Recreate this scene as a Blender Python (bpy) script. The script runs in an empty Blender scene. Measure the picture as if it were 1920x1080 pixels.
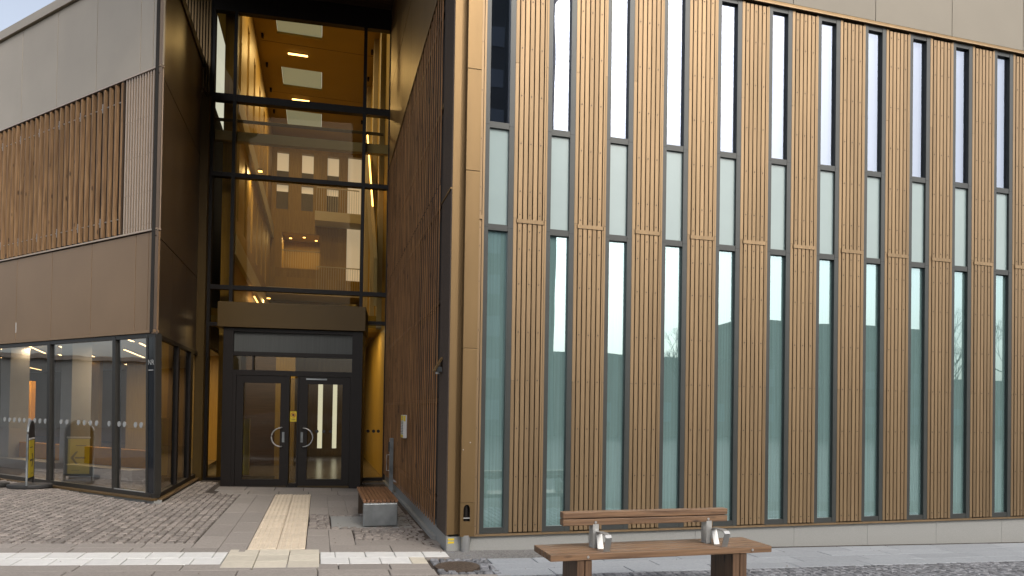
import bpy, math, random
from mathutils import Vector, Matrix
random.seed(7)
R = math.radians
sc = bpy.context.scene
col = sc.collection
# ------------------------------------------------------------------ camera, sky, sun, exposure
cam = bpy.data.objects.new('camera', bpy.data.cameras.new('camera'))
col.objects.link(cam)
cam.matrix_world = Matrix.Translation((0, 0, 1.6)) @ Matrix.Rotation(R(90.76), 4, 'X') @ Matrix.Rotation(R(0.9), 4, 'Z')
cam.data.sensor_width = 36
cam.data.lens = 36 * 1300 / 1920
cam.data.shift_y = (755 - 540) / 1920
cam.data.clip_start = 0.05
cam.data.clip_end = 2000
sc.camera = cam
SUN_AZ, SUN_EL = R(146), R(42)          # compass style: direction the light comes from, measured from +Y clockwise
w = bpy.data.worlds.new("World"); sc.world = w; w.use_nodes = True
nt = w.node_tree
sky = nt.nodes.new('ShaderNodeTexSky'); sky.sky_type = 'NISHITA'; sky.sun_disc = False
sky.sun_elevation = SUN_EL; sky.sun_rotation = SUN_AZ
sky.air_density = 1.0; sky.dust_density = 5.0; sky.ozone_density = 1.0
bg = nt.nodes['Background']; bg.inputs['Strength'].default_value = 0.15
hsv = nt.nodes.new('ShaderNodeHueSaturation'); hsv.inputs['Saturation'].default_value = .5   # thin high cloud greys the blue
nt.links.new(sky.outputs[0], hsv.inputs['Color']); nt.links.new(hsv.outputs[0], bg.inputs['Color'])
sun = bpy.data.objects.new('sun', bpy.data.lights.new('sun', 'SUN')); col.objects.link(sun)
sun.data.energy = 0.5; sun.data.angle = R(16); sun.data.color = (1.0, .965, .92)
sd = Vector((math.sin(SUN_AZ) * math.cos(SUN_EL), math.cos(SUN_AZ) * math.cos(SUN_EL), math.sin(SUN_EL)))
sun.rotation_euler = sd.to_track_quat('Z', 'Y').to_euler()
sc.view_settings.view_transform = 'Standard'
sc.view_settings.look = 'None'
sc.view_settings.exposure = 0.85
sc.view_settings.gamma = 1.0
sc.view_settings.use_curve_mapping = False
sc.cycles.max_bounces = 8
sc.cycles.transparent_max_bounces = 12
sc.cycles.caustics_reflective = False
sc.cycles.caustics_refractive = False
sc.cycles.sample_clamp_indirect = 4
sc.cycles.use_denoising = True

# ------------------------------------------------------------------ frames
K = Vector((-.70818, 7.77664, 0)); AF = R(15.5)      # right facade: x along the wall, -y towards the viewer
FF = Matrix.Translation(K) @ Matrix.Rotation(AF, 4, 'Z')
PLc = Vector((-5.56203, 10.78094, 0)); LF = Matrix.Translation(PLc) @ Matrix.Rotation(R(-31), 4, 'Z')
SF = Matrix.Translation(PLc) @ Matrix.Rotation(R(105.5), 4, 'Z')   # left wing's side wall: x runs into the recess
CF = Matrix.Translation((-2.72, 15.22, 0)) @ Matrix.Rotation(R(11.5), 4, 'Z')
PF = Matrix.Translation((-4.3, 13.8, 0)) @ Matrix.Rotation(R(9.5), 4, 'Z')
GZ = 0.03
def gz(s): return GZ - 0.02 * max(-12, min(12, s))
def G2F(a, b): return (-1.5179 + .9969 * a, .2768 - .0785 * a + b)

# ------------------------------------------------------------------ materials
ALB = .73
def mat(name, base, rough=.6, metal=0., var=.0, scale=8., bump=0., bscale=60., spec=.5, stretch=(1, 1, 1), dark=None, objvar=0., island=0., coat=0., detail=4):
    m = bpy.data.materials.new(name); m.use_nodes = True
    n = m.node_tree.nodes; l = m.node_tree.links; p = n['Principled BSDF']
    p.inputs['Roughness'].default_value = rough; p.inputs['Metallic'].default_value = metal
    p.inputs['Specular IOR Level'].default_value = spec
    if coat: p.inputs['Coat Weight'].default_value = coat; p.inputs['Coat Roughness'].default_value = .25
    tc = n.new('ShaderNodeTexCoord'); mp = n.new('ShaderNodeMapping'); mp.inputs['Scale'].default_value = stretch
    geo = n.new('ShaderNodeNewGeometry'); oi = n.new('ShaderNodeObjectInfo')
    l.new(tc.outputs['Object'], mp.inputs['Vector'])
    add = n.new('ShaderNodeMath'); add.operation = 'ADD'
    l.new(oi.outputs['Random'], add.inputs[0]); l.new(geo.outputs['Random Per Island'], add.inputs[1])
    mul = n.new('ShaderNodeMath'); mul.operation = 'MULTIPLY'; mul.inputs[1].default_value = 17.0 if not island else 31.
    l.new(oi.outputs['Random'] if not island else add.outputs[0], mul.inputs[0]); l.new(mul.outputs[0], mp.inputs['Location'])
    ns = n.new('ShaderNodeTexNoise'); ns.inputs['Scale'].default_value = scale; ns.inputs['Detail'].default_value = detail
    l.new(mp.outputs[0], ns.inputs['Vector'])
    mx = n.new('ShaderNodeMix'); mx.data_type = 'RGBA'
    b = Vector(base) * ALB
    d = Vector(dark) * ALB if dark else b * (1 - var)
    mx.inputs[6].default_value = (*d, 1); mx.inputs[7].default_value = (*(b * (1 + var * .6)), 1)
    rp = n.new('ShaderNodeMapRange'); rp.inputs[1].default_value = .3; rp.inputs[2].default_value = .7
    l.new(ns.outputs[0], rp.inputs[0]); l.new(rp.outputs[0], mx.inputs[0])
    out = mx.outputs[2]
    ov = objvar or island
    if ov:
        fr = n.new('ShaderNodeMath'); fr.operation = 'FRACT'; l.new(add.outputs[0], fr.inputs[0])
        mr = n.new('ShaderNodeMapRange'); mr.inputs[3].default_value = 1 - ov; mr.inputs[4].default_value = 1 + ov
        l.new((fr if island else oi).outputs['Random' if not island else 0], mr.inputs[0])
        hs = n.new('ShaderNodeHueSaturation'); l.new(mr.outputs[0], hs.inputs['Value']); l.new(out, hs.inputs['Color']); out = hs.outputs[0]
    l.new(out, p.inputs['Base Color'])
    if bump:
        n2 = n.new('ShaderNodeTexNoise'); n2.inputs['Scale'].default_value = bscale; n2.inputs['Detail'].default_value = 5
        l.new(mp.outputs[0], n2.inputs['Vector'])
        bp = n.new('ShaderNodeBump'); bp.inputs['Strength'].default_value = bump; bp.inputs['Distance'].default_value = .01
        l.new(n2.outputs[0], bp.inputs['Height']); l.new(bp.outputs[0], p.inputs['Normal'])
        rr = n.new('ShaderNodeMapRange'); rr.inputs[3].default_value = max(0, rough - .08); rr.inputs[4].default_value = min(1, rough + .1)
        l.new(n2.outputs[0], rr.inputs[0]); l.new(rr.outputs[0], p.inputs['Roughness'])
    return m
def wood(name, base, dark, axis='z', rough=.65, objvar=.12, knots=True):
    st = {'z': (30, 30, 1.2), 'x': (1.2, 30, 30), 'y': (30, 1.2, 30)}[axis]
    m = mat(name, base, rough, 0, .2, 1.6, .35, 5, stretch=st, dark=dark, island=objvar, detail=6)
    if knots:
        n = m.node_tree.nodes; l = m.node_tree.links; p = n['Principled BSDF']
        src = p.inputs['Base Color'].links[0].from_socket
        tc = n.new('ShaderNodeTexCoord'); mp = n.new('ShaderNodeMapping')
        mp.inputs['Scale'].default_value = {'z': (9, 9, 2.6), 'x': (2.6, 9, 9), 'y': (9, 2.6, 9)}[axis]
        oi = n.new('ShaderNodeObjectInfo'); ml = n.new('ShaderNodeMath'); ml.operation = 'MULTIPLY'; ml.inputs[1].default_value = 41
        l.new(oi.outputs['Random'], ml.inputs[0]); l.new(ml.outputs[0], mp.inputs['Location'])
        l.new(tc.outputs['Object'], mp.inputs['Vector'])
        v = n.new('ShaderNodeTexVoronoi'); v.inputs['Scale'].default_value = 1.0; l.new(mp.outputs[0], v.inputs['Vector'])
        mr = n.new('ShaderNodeMapRange'); mr.inputs[1].default_value = .07; mr.inputs[2].default_value = .16
        l.new(v.outputs['Distance'], mr.inputs[0])
        mx = n.new('ShaderNodeMix'); mx.data_type = 'RGBA'; mx.inputs[6].default_value = (*(Vector(dark) * .35), 1)
        l.new(mr.outputs[0], mx.inputs[0]); l.new(src, mx.inputs[7]); l.new(mx.outputs[2], p.inputs['Base Color'])
    return m
def glass(name, tint=(1, 1, 1), refl=.35, rcol=(1, 1, 1), wav=.02, wscale=1.2, film=0, fcol=(1, 1, 1)):
    m = bpy.data.materials.new(name); m.use_nodes = True
    n = m.node_tree.nodes; l = m.node_tree.links; n.remove(n['Principled BSDF'])
    tr = n.new('ShaderNodeBsdfTransparent'); tr.inputs[0].default_value = (*tint, 1)
    gl = n.new('ShaderNodeBsdfGlossy'); gl.inputs['Roughness'].default_value = 0.0; gl.inputs['Color'].default_value = (*rcol, 1)
    fr = n.new('ShaderNodeFresnel'); fr.inputs[0].default_value = 1.5
    mr = n.new('ShaderNodeMapRange'); mr.inputs[3].default_value = refl; mr.inputs[4].default_value = 1.0
    l.new(fr.outputs[0], mr.inputs[0])
    under = tr
    if film:
        df = n.new('ShaderNodeBsdfDiffuse'); df.inputs[0].default_value = (*fcol, 1); under = n.new('ShaderNodeMixShader'); under.inputs[0].default_value = film
        l.new(tr.outputs[0], under.inputs[1]); l.new(df.outputs[0], under.inputs[2])
    mx = n.new('ShaderNodeMixShader'); l.new(mr.outputs[0], mx.inputs[0]); l.new(under.outputs[0], mx.inputs[1]); l.new(gl.outputs[0], mx.inputs[2])
    l.new(mx.outputs[0], n['Material Output'].inputs['Surface'])
    if wav:
        tc = n.new('ShaderNodeTexCoord'); oi = n.new('ShaderNodeObjectInfo'); vm = n.new('ShaderNodeVectorMath'); vm.operation = 'ADD'
        l.new(tc.outputs['Object'], vm.inputs[0]); l.new(oi.outputs['Location'], vm.inputs[1])
        ns = n.new('ShaderNodeTexNoise'); ns.inputs['Scale'].default_value = wscale; ns.inputs['Detail'].default_value = 1
        l.new(vm.outputs[0], ns.inputs['Vector'])
        b = n.new('ShaderNodeBump'); b.inputs['Strength'].default_value = 1; b.inputs['Distance'].default_value = wav * .3
        l.new(ns.outputs[0], b.inputs['Height']); l.new(b.outputs[0], gl.inputs['Normal'])
    return m
def emit(name, c, s):
    m = bpy.data.materials.new(name); m.use_nodes = True
    n = m.node_tree.nodes; p = n['Principled BSDF']; p.inputs['Base Color'].default_value = (*c, 1)
    p.inputs['Emission Color'].default_value = (*c, 1); p.inputs['Emission Strength'].default_value = s
    return m
M = {}
M['bronze'] = mat('bronze_cladding', (.33, .228, .128), .47, .75, .13, 1.5, .05, 200, objvar=.09, stretch=(7, 7, .5))
M['bronze_side'] = mat('bronze_panel', (.27, .175, .080), .45, .75, .10, 1.2, .04, 150, objvar=.06, stretch=(5, 5, .6))
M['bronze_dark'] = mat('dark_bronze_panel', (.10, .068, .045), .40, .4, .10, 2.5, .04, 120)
M['rough_dark'] = mat('rough_dark_board', (.065, .042, .028), .8, 0, .35, 60, .5, 90)
M['sky_lit_panel'] = mat('sky_lit_bronze_panel', (.55, .465, .355), .42, .4, .07, 1.0, .03, 140, objvar=.03)  # same metal as the brown panels; sky reflection put into the base colour
M['fascia'] = mat('matt_beige_panel', (.30, .265, .205), .6, .15, .04, 1.5, .03, 140, objvar=.03)
M['brown_panel'] = mat('brown_bronze_panel', (.35, .225, .125), .45, .45, .08, 1.0, .03, 140, objvar=.03)
M['ribmetal'] = mat('light_ribbed_metal', (.66, .51, .38), .35, .6, .05, 3, .04, 140)
M['gold'] = mat('gold_brown_sheet', (.085, .046, .003), .5, .3, .08, 2, .04, 100)
M['gap'] = mat('black_joint', (.012, .010, .008), .9)
M['frame'] = mat('dark_grey_frame', (.062, .066, .062), .38, .3, .08, 6, .03, 90)
M['shopframe'] = mat('dark_brown_grey_frame', (.036, .033, .028), .42, .2, .08, 6)
M['black'] = mat('black_brown_frame', (.010, .0062, .0045), .5, 0, .1, 6, spec=.3)
M['wood_fin'] = wood('cedar_fin', (.44, .215, .075), (.17, .075, .025), 'z')
M['wood_fin2'] = wood('pale_cedar_fin', (.39, .228, .102), (.17, .088, .036), 'z')
M['wood_bench'] = wood('oiled_bench_timber', (.29, .165, .085), (.13, .07, .036), 'x', .5)
M['wood_bench_z'] = wood('oiled_bench_leg', (.17, .095, .05), (.085, .045, .024), 'z', .5)
M['wood_red'] = wood('red_brown_slat', (.27, .13, .062), (.15, .068, .03), 'y', .5, knots=False)
M['soffit'] = wood('dark_soffit_board', (.10, .055, .03), (.05, .028, .015), 'x', .6, knots=False)
M['granite'] = mat('grey_granite', (.33, .33, .31), .75, 0, .10, 90, .15, 160, objvar=.03)
M['slab'] = mat('grey_paving_slab', (.33, .295, .26), .8, 0, .14, 40, .25, 120, objvar=.10)
M['slabblue'] = mat('bluish_paving_slab', (.37, .39, .41), .75, 0, .12, 40, .25, 120, objvar=.08)
M['white_slab'] = mat('white_guide_slab', (.76, .75, .71), .8, 0, .06, 14, .25, 60, objvar=.04)
M['beige_slab'] = mat('beige_guide_slab', (.66, .60, .48), .8, 0, .08, 16, .2, 80, objvar=.08)
M['tactile'] = mat('pale_tactile_tile', (.76, .64, .48), .8, 0, .10, 10, .25, 80, objvar=.05)
M['cobble'] = mat('worn_cobblestone', (.31, .27, .235), .8, 0, .22, 30, .5, 70, island=.26, dark=(.185, .16, .14))
M['cobble_grey'] = mat('grey_cobblestone', (.235, .24, .255), .75, 0, .22, 30, .5, 70, island=.30, dark=(.13, .13, .135))
M['joint'] = mat('sandy_joint', (.06, .045, .035), .95, 0, .4, 25, .8, 120)
M['soil'] = mat('dark_soil', (.10, .07, .05), .95, 0, .5, 20, 1., 90)
M['gravel'] = mat('grey_grit', (.27, .26, .245), .95, 0, .45, 55, 1., 160)
M['steel'] = mat('brushed_steel', (.60, .60, .58), .5, .8, .08, 20, .05, 120)
M['galv'] = mat('galvanised_steel', (.36, .38, .385), .42, .75, .38, 3.2, .08, 40, dark=(.17, .185, .19))
M['pipe'] = mat('zinc_pipe', (.50, .50, .49), .4, .7, .15, 5)
M['white'] = mat('white_paint', (.78, .77, .74), .6, 0, .03)
M['yellow'] = mat('yellow_print', (.80, .60, .02), .5)
M['blackp'] = mat('black_print', (.02, .02, .02), .5)
M['red'] = mat('red_print', (.5, .04, .02), .5)
M['rubber'] = mat('black_rubber', (.022, .021, .02), .6, 0, .2, 20, .2, 60)
M['iron'] = mat('rusty_iron', (.13, .095, .07), .75, .3, .35, 30, .6, 90)
M['amber'] = mat('amber_plaster', (.46, .32, .055), .7, 0, .06, 1.2)
M['amber2'] = wood('amber_timber_panel', (.40, .27, .06), (.30, .195, .04), 'z', .5, knots=False)
M['intwall'] = mat('interior_white', (.62, .60, .56), .7, 0, .05, 1)
M['intgrey'] = mat('interior_grey', (.20, .18, .16), .7, 0, .1, 2)
M['orange'] = mat('orange_upholstery', (.95, .42, .015), .8, 0, .1, 10)
M['floor_in'] = mat('polished_floor', (.17, .15, .13), .22, 0, .1, 1.5)
M['spandrel'] = mat('frosted_spandrel', (.38, .485, .475), .22, 0, .03, 3, coat=.4)
M['blind'] = mat('lilac_blind', (.80, .81, .88), .8, 0, .02, 2)
M['curtain'] = mat('teal_curtain', (.72, .95, .93), .8, 0, .30, 1.2, stretch=(28, 28, .35))
M['glass_up'] = glass('upper_glass', (.95, .97, 1), .26, (.70, .79, .94), .004)
M['glass_low'] = glass('lower_glass', (.87, .97, .95), .34, (.66, .86, .90), .004, film=.42, fcol=(.30, .47, .45))
M['glass_left'] = glass('shop_glass', (.80, .82, .82), .33, (1, 1, 1), .01)
M['glass_hall'] = glass('hall_glass', (.97, .83, .52), .0, (.34, .28, .20), .008)
M['glass_door'] = glass('door_glass', (.75, .75, .72), .0, (.6, .6, .6), .004)
M['lamp'] = emit('warm_lamp', (1, .62, .26), 4)
M['lamp_small'] = emit('warm_spot', (1, .55, .18), 4)
M['daywin'] = emit('daylight_glow', (.72, .67, .66), .27)  # daylight behind the panes put in as their own glow
M['skylit'] = emit('skylight_glow', (.46, .56, .56), .16)  # sky above the roof given as emission of the pane
M['brightwin'] = emit('glowing_window', (.95, .93, .70), .6)  # outdoor brightness of the far slits set as emission
M['dots'] = mat('frosted_dot', (.36, .37, .36), .6)
M['fac_a'] = mat('opposite_render', (.16, .17, .17), .8, 0, .1, .5)
M['fac_b'] = mat('opposite_brick', (.22, .17, .15), .8, 0, .2, .5)
M['fac_w'] = mat('opposite_window_glass', (.30, .33, .36), .15, 0, .1, .5)
M['bark'] = mat('bare_bark', (.07, .05, .04), .9, 0, .2, 10)
M['asphalt'] = mat('asphalt', (.075, .073, .07), .9, 0, .2, 3)

# ------------------------------------------------------------------ mesh helpers
class MB:
    def __init__(s): s.v = []; s.f = []; s.m = []; s.T = Matrix()
    def add(s, vs, fs, mi=0):
        k = len(s.v); s.v += [tuple(s.T @ Vector(p)) for p in vs]
        s.f += [tuple(i + k for i in f) for f in fs]; s.m += [mi] * len(fs); return s
    def box(s, x0, x1, y0, y1, z0, z1, mi=0):
        return s.add([(x0, y0, z0), (x1, y0, z0), (x1, y1, z0), (x0, y1, z0), (x0, y0, z1), (x1, y0, z1), (x1, y1, z1), (x0, y1, z1)],
                     [(0, 3, 2, 1), (4, 5, 6, 7), (0, 1, 5, 4), (1, 2, 6, 5), (2, 3, 7, 6), (3, 0, 4, 7)], mi)
    def prism(s, pts, a, b, ax='z', mi=0):
        n = len(pts)
        def P(p, h): return {'z': (p[0], p[1], h), 'y': (p[0], h, p[1]), 'x': (h, p[0], p[1])}[ax]
        vs = [P(p, a) for p in pts] + [P(p, b) for p in pts]
        fs = [tuple(range(n))[::-1], tuple(range(n, 2 * n))] + [(i, (i + 1) % n, n + (i + 1) % n, n + i) for i in range(n)]
        return s.add(vs, fs, mi)
    def tube(s, pts, r, n=8, mi=0, cap=True):
        pts = [Vector(p) for p in pts]; rings = []
        rr = r if isinstance(r, (list, tuple)) else [r] * len(pts)
        for i, p in enumerate(pts):
            d = (pts[min(i + 1, len(pts) - 1)] - pts[max(i - 1, 0)]).normalized()
            u = d.orthogonal().normalized() if abs(d.z) > .99 else d.cross(Vector((0, 0, 1))).normalized()
            w_ = d.cross(u)
            rings.append([p + rr[i] * (math.cos(2 * math.pi * k / n) * u + math.sin(2 * math.pi * k / n) * w_) for k in range(n)])
        vs = [q for rg in rings for q in rg]; fs = []
        for i in range(len(pts) - 1):
            for k in range(n): fs.append((i * n + k, i * n + (k + 1) % n, (i + 1) * n + (k + 1) % n, (i + 1) * n + k))
        if cap: fs += [tuple(range(n))[::-1], tuple(range((len(pts) - 1) * n, len(pts) * n))]
        return s.add(vs, fs, mi)
    def mesh(s, name, mats):
        me = bpy.data.meshes.new(name); me.from_pydata(s.v, [], s.f)
        for m in (mats if isinstance(mats, (list, tuple)) else [mats]): me.materials.append(m)
        me.polygons.foreach_set('material_index', s.m); me.update()
        return me
def link(name, me, parent=None, loc=(0, 0, 0), rz=0, bevel=0, smooth=False):
    o = bpy.data.objects.new(name, me); col.objects.link(o)
    if parent is not None: o.parent = parent
    o.location = loc
    if isinstance(rz, (tuple, list)): o.rotation_euler = rz
    else: o.rotation_euler = (0, 0, rz)
    if bevel:
        b = o.modifiers.new('bevel', 'BEVEL'); b.width = bevel; b.segments = 2; b.limit_method = 'ANGLE'
    if smooth:
        for p in me.polygons: p.use_smooth = True
    return o
def tag(o, label=None, cat=None, group=None, kind=None):
    for k, v in (('label', label), ('category', cat), ('group', group), ('kind', kind)):
        if v: o[k] = v
    return o
def root(name, mtx, label, cat, group=None):
    o = bpy.data.objects.new(name, None); col.objects.link(o); o.matrix_world = mtx; o.empty_display_size = .2
    return tag(o, label, cat, group)
def bx(name, m, parent, x0, x1, y0, y1, z0, z1, bevel=0):
    """box part whose origin is at its own low corner"""
    return link(name, MB().box(0, x1 - x0, 0, y1 - y0, 0, z1 - z0).mesh(name, m), parent, (x0, y0, z0), 0, bevel)
def child_at(o, parent_mtx, mtx):
    o.matrix_local = parent_mtx.inverted() @ mtx
    return o
def text_part(name, body, size, m, parent, mtx, ext=.001, align='CENTER'):
    cu = bpy.data.curves.new(name, 'FONT'); cu.body = body; cu.size = size; cu.extrude = ext; cu.align_x = align; cu.align_y = 'CENTER'
    t = bpy.data.objects.new('tmp', cu); col.objects.link(t)
    bpy.context.view_layer.update()
    me = bpy.data.meshes.new_from_object(t.evaluated_get(bpy.context.evaluated_depsgraph_get()))
    bpy.data.objects.remove(t); me.materials.clear(); me.materials.append(m)
    o = link(name, me, parent); o.matrix_local = mtx
    return o

# ------------------------------------------------------------------ ground
T = Matrix()
gm = MB()
ss = [-200, -60, -12, 0, 12, 60, 200]
vs = [(s, v, gz(s) - .045) for v in (-200, 200) for s in ss]
gm.add(vs, [(i, i + 1, i + 8, i + 7) for i in range(6)])
ground = link('ground', gm.mesh('ground', M['asphalt']), None, K, AF); tag(ground, kind='structure')
pm = MB()
ss = [-12, -6, 0, 6, 12]
vs = [(s, v, gz(s) - .022) for v in (-4.5, 9) for s in ss]
pm.add(vs, [(i, i + 1, i + 6, i + 5) for i in range(4)])
pavement = link('pavement', pm.mesh('pavement', M['joint']), None, K, AF); tag(pavement, kind='structure')

def quad_slab(name, pts, m, h=.05, up=0., bev=.006, grp=None):
    """paving slab from four ground points in facade coordinates; chamfered top edge"""
    cx = sum(p[0] for p in pts) / 4; cy = sum(p[1] for p in pts) / 4
    z = gz(cx); tl = random.uniform(-.0012, .0012); up = up + random.uniform(-.001, .0012)
    mb = MB(); vs = []
    for ins, zz in ((0.004, -h), (0.004, -bev * .7), (0.004 + bev, 0.0)):
        for p in pts:
            dx, dy = p[0] - cx, p[1] - cy; L = max(.001, math.hypot(dx, dy))
            k = 1 - ins * 1.3 / L
            x, y = dx * k, dy * k
            vs.append((x, y, zz + gz(cx + x) - z + tl * (1 if x > 0 else -1)))
    fs = [(8, 9, 10, 11)] + [(i, (i + 1) % 4, 4 + (i + 1) % 4, 4 + i) for i in range(4)] + [(4 + i, 4 + (i + 1) % 4, 8 + (i + 1) % 4, 8 + i) for i in range(4)]
    mb.add(vs, fs)
    return link(name, mb.mesh(name, m), pavement, (cx, cy, z + up))
def gslab(a0, a1, b0, b1, m, name='paving_slab', up=0.):
    return quad_slab(name, [G2F(a0, b0), G2F(a1, b0), G2F(a1, b1), G2F(a0, b1)], m, up=up)
def row(a0, a1, b0, b1, L, m, off=0., name='paving_slab', jit=0.):
    a = a1 - off
    hi = a1
    while hi > a0 + .02:
        lo = hi - L * random.uniform(1 - jit, 1 + jit) if hi != a1 or not off else a1 - off
        lo = max(lo, a0)
        if lo - a0 < .08: lo = a0
        gslab(lo, hi, b0, b1, m, name); hi = lo
S_, W_ = M['slab'], M['white_slab']
row(-6.2, -1.185, .08, .325, .62, S_, .5, jit=.3)
row(-6.2, -.90, -.165, .08, .62, S_, .35, jit=.3)
# white guiding band
row(-6.2, -.78, -.46, -.165, .31, W_, .12, 'guide_slab')
row(-6.2, -.78, -.76, -.46, .31, W_, .28, 'guide_slab')
for lo, hi in ((.157, .31), (.31, .625), (.625, .937), (.937, 1.243), (1.243, 1.53)): gslab(lo, hi, -.46, -.18, W_, 'guide_slab')
for lo, hi in ((.157, .445), (.445, .76), (.76, 1.068), (1.068, 1.235)): gslab(lo, hi, -.77, -.46, W_ if hi < 1.1 else M['beige_slab'], 'guide_slab')
for i, (lo, hi) in enumerate(((-.775, -.47), (-.47, -.157), (-.157, .153))):
    for j, (b0, b1) in enumerate(((-.335, -.032), (-.63, -.335), (-.93, -.63))):
        gslab(lo, hi, b0, b1, M['beige_slab'], 'guide_slab', .001)
# tactile strip: bars on each tile
def tactile(a0, a1, b0, b1):
    s0, v0 = G2F((a0 + a1) / 2, (b0 + b1) / 2); mb = MB(); W = (a1 - a0) - .006; L = (b1 - b0) - .006
    mb.box(-W / 2, W / 2, -L / 2, L / 2, -.05, 0)
    n = 5
    for i in range(n):
        x = -W / 2 + (i + .5) * W / n
        mb.add([(x - .018, -L / 2 + .012, 0), (x + .018, -L / 2 + .012, 0), (x + .018, L / 2 - .012, 0), (x - .018, L / 2 - .012, 0),
                (x - .010, -L / 2 + .022, .006), (x + .010, -L / 2 + .022, .006), (x + .010, L / 2 - .022, .006), (x - .010, L / 2 - .022, .006)],
               [(4, 5, 6, 7), (0, 1, 5, 4), (1, 2, 6, 5), (2, 3, 7, 6), (3, 0, 4, 7)])
    me = tactile.me if hasattr(tactile, 'me') else mb.mesh('tactile_tile', M['tactile']); tactile.me = me
    return link('tactile_tile', me, pavement, (s0, v0, gz(s0) + .001), (random.uniform(-.002, .002), 0, 0))
for i in range(14):
    b = -.03 + i * .357
    tactile(-.606, -.303, b, b + .357); tactile(-.303, 0, b, b + .357)
# slabs running into the recess, left of the tactile strip
for (lo, hi, off) in ((-1.185, -.90, .55), (-.90, -.61, .2)):
    b = 4.97; first = True
    while b > (.08 if lo < -1 else -.16):
        nb = b - (off if first else random.uniform(.75, 1.15)); first = False
        if nb < (.35 if lo < -1 else .1): nb = .08 if lo < -1 else -.165
        gslab(lo, hi, nb, b, S_); b = nb
for lo, hi in ((.006, .28), (.28, .56), (.56, .84), (.84, 1.12), (1.12, 1.40)):
    for b0, b1 in ((2.56, 3.35), (3.35, 4.2), (4.2, 4.97)): gslab(lo, hi, b0, b1, S_)
for k in range(6): gslab(-1.6 + k * .52, -1.6 + k * .52 + .515, 5.0, 5.55, M['slab'])
for k in range(6): gslab(-1.7 + k * .52, -1.7 + k * .52 + .515, 5.55, 6.1, M['slab'])
for q in ((.006, .262, .85, 1.3), (.006, .262, -.17, .85), (.262, .55, .20, 1.3), (.55, 1.335, .20, .52), (1.335, 1.58, .20, .52), (.262, .93, -.17, .20), (.93, 1.5, -.17, .20)): gslab(*q, S_)
# rows below the white band
row(-6.2, .33, -1.02, -.765, .78, S_, .2, jit=.25)
for q in ((.33, .83), (.83, 1.235)): gslab(q[0], q[1], -1.03, -.775, S_)
row(-6.2, 1.25, -1.29, -1.025, .8, S_, .45, jit=.25)
row(1.24, 1.90, -.54, -.47, .66, S_)
row(1.25, 1.95, -1.36, -1.28, .66, S_)
# right side slabs, parallel to the long wall
def frow(s0, s1, v0, v1, L, off, m=M['slabblue']):
    s = s0; first = True
    while s < s1 - .02:
        e = min(s1, s + (off if first else L * random.uniform(.8, 1.2))); first = False
        if s1 - e < .12: e = s1
        quad_slab('paving_slab', [(s, v0), (e, v0), (e, v1), (s, v1)], m); s = e
frow(2.75, 11.5, -.43, -.17, .85, .6)
frow(.36, 11.5, -.69, -.43, .85, .5)
frow(.33, 11.5, -.95, -.69, .85, .9)
frow(.28, 11.5, -1.21, -.95, .85, .6)
gv = MB(); gv.box(-.02, 2.75, -.43, .05, -.03, .0)
for i in range(420):
    x, y = random.uniform(.3, 2.7), random.uniform(-.42, -.06); r_ = random.uniform(.005, .014)
    gv.T = Matrix.Translation((x, y, -.0)) @ Matrix.Rotation(random.random() * 6, 4, 'Z')
    gv.box(-r_, r_, -r_ * .7, r_ * .7, -.004, r_ * .35)
gv.T = Matrix()
o = link('gravel_strip', gv.mesh('gravel_strip', M['gravel']), pavement, (0, 0, GZ + .003)); o['kind'] = 'stuff'
o.rotation_euler = (0, math.atan(.02), 0)
# dark soil along the recess wall
so = MB()
for i in range(420):
    v = random.uniform(.1, 7.0); s = -.06 - abs(random.gauss(0, .16)) - .02
    if v < .6 and s < -.2: continue
    r_ = random.uniform(.008, .028)
    so.T = Matrix.Translation((s, v, gz(s) - .006)) @ Matrix.Rotation(random.random() * 6, 4, 'Z') @ Matrix.Rotation(random.uniform(-.4, .4), 4, 'X')
    so.box(-r_, r_, -r_ * .6, r_ * .6, -.01, r_ * .25)
so.T = Matrix()
so.add([(-.34, .75, gz(-.2) - .004), (-.02, .25, gz(0) - .004), (-.02, 7.2, gz(0) - .004), (-.30, 7.2, gz(-.2) - .004)], [(0, 1, 2, 3)])
o = link('soil_edge', so.mesh('soil_edge', M['soil']), pavement); o['kind'] = 'stuff'

# cobblestones
stones = []
def inL(s, v):   # clear of the left wing's footprint and its plinth
    p = LF.inverted() @ (FF @ Vector((s, v, 0)))
    if p.y > -.10 and p.x < .12: 
        q = SF.inverted() @ (FF @ Vector((s, v, 0)))
        if q.y > -.12: return True
        if q.x < 0: return True
    return False
# left field, courses run into the recess
a = -1.20
ci = 0
while a > -7.4:
    wd = random.uniform(.092, .112); b = .335 + random.uniform(0, .02)
    while b < 6.9:
        L_ = random.uniform(.11, .17); s, v = G2F(a - wd / 2, b + L_ / 2)
        if not inL(s, v) and not (b > 4.95 and a > -1.75): stones.append((s, v, wd, L_, 0))
        b += L_
    a -= wd; ci += 1
for a0, a1, b0, b1 in ((.56, 1.62, .525, 1.40), (.006, .29, 1.31, 2.55), (1.15, 1.45, 1.3, 2.55), (.29, 1.15, 1.31, 1.42), (.29, 1.2, 2.42, 2.55)):
    b = b0
    while b < b1 - .02:
        wd = random.uniform(.085, .11); a = a0 + random.uniform(0, .01)
        while a < a1 - .03:
            L_ = min(random.uniform(.09, .13), a1 - a); s, v = G2F(a + L_ / 2, b + wd / 2)
            if s < -.08: stones.append((s, v, L_, wd, 0))
            a += L_
        b += wd
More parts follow.
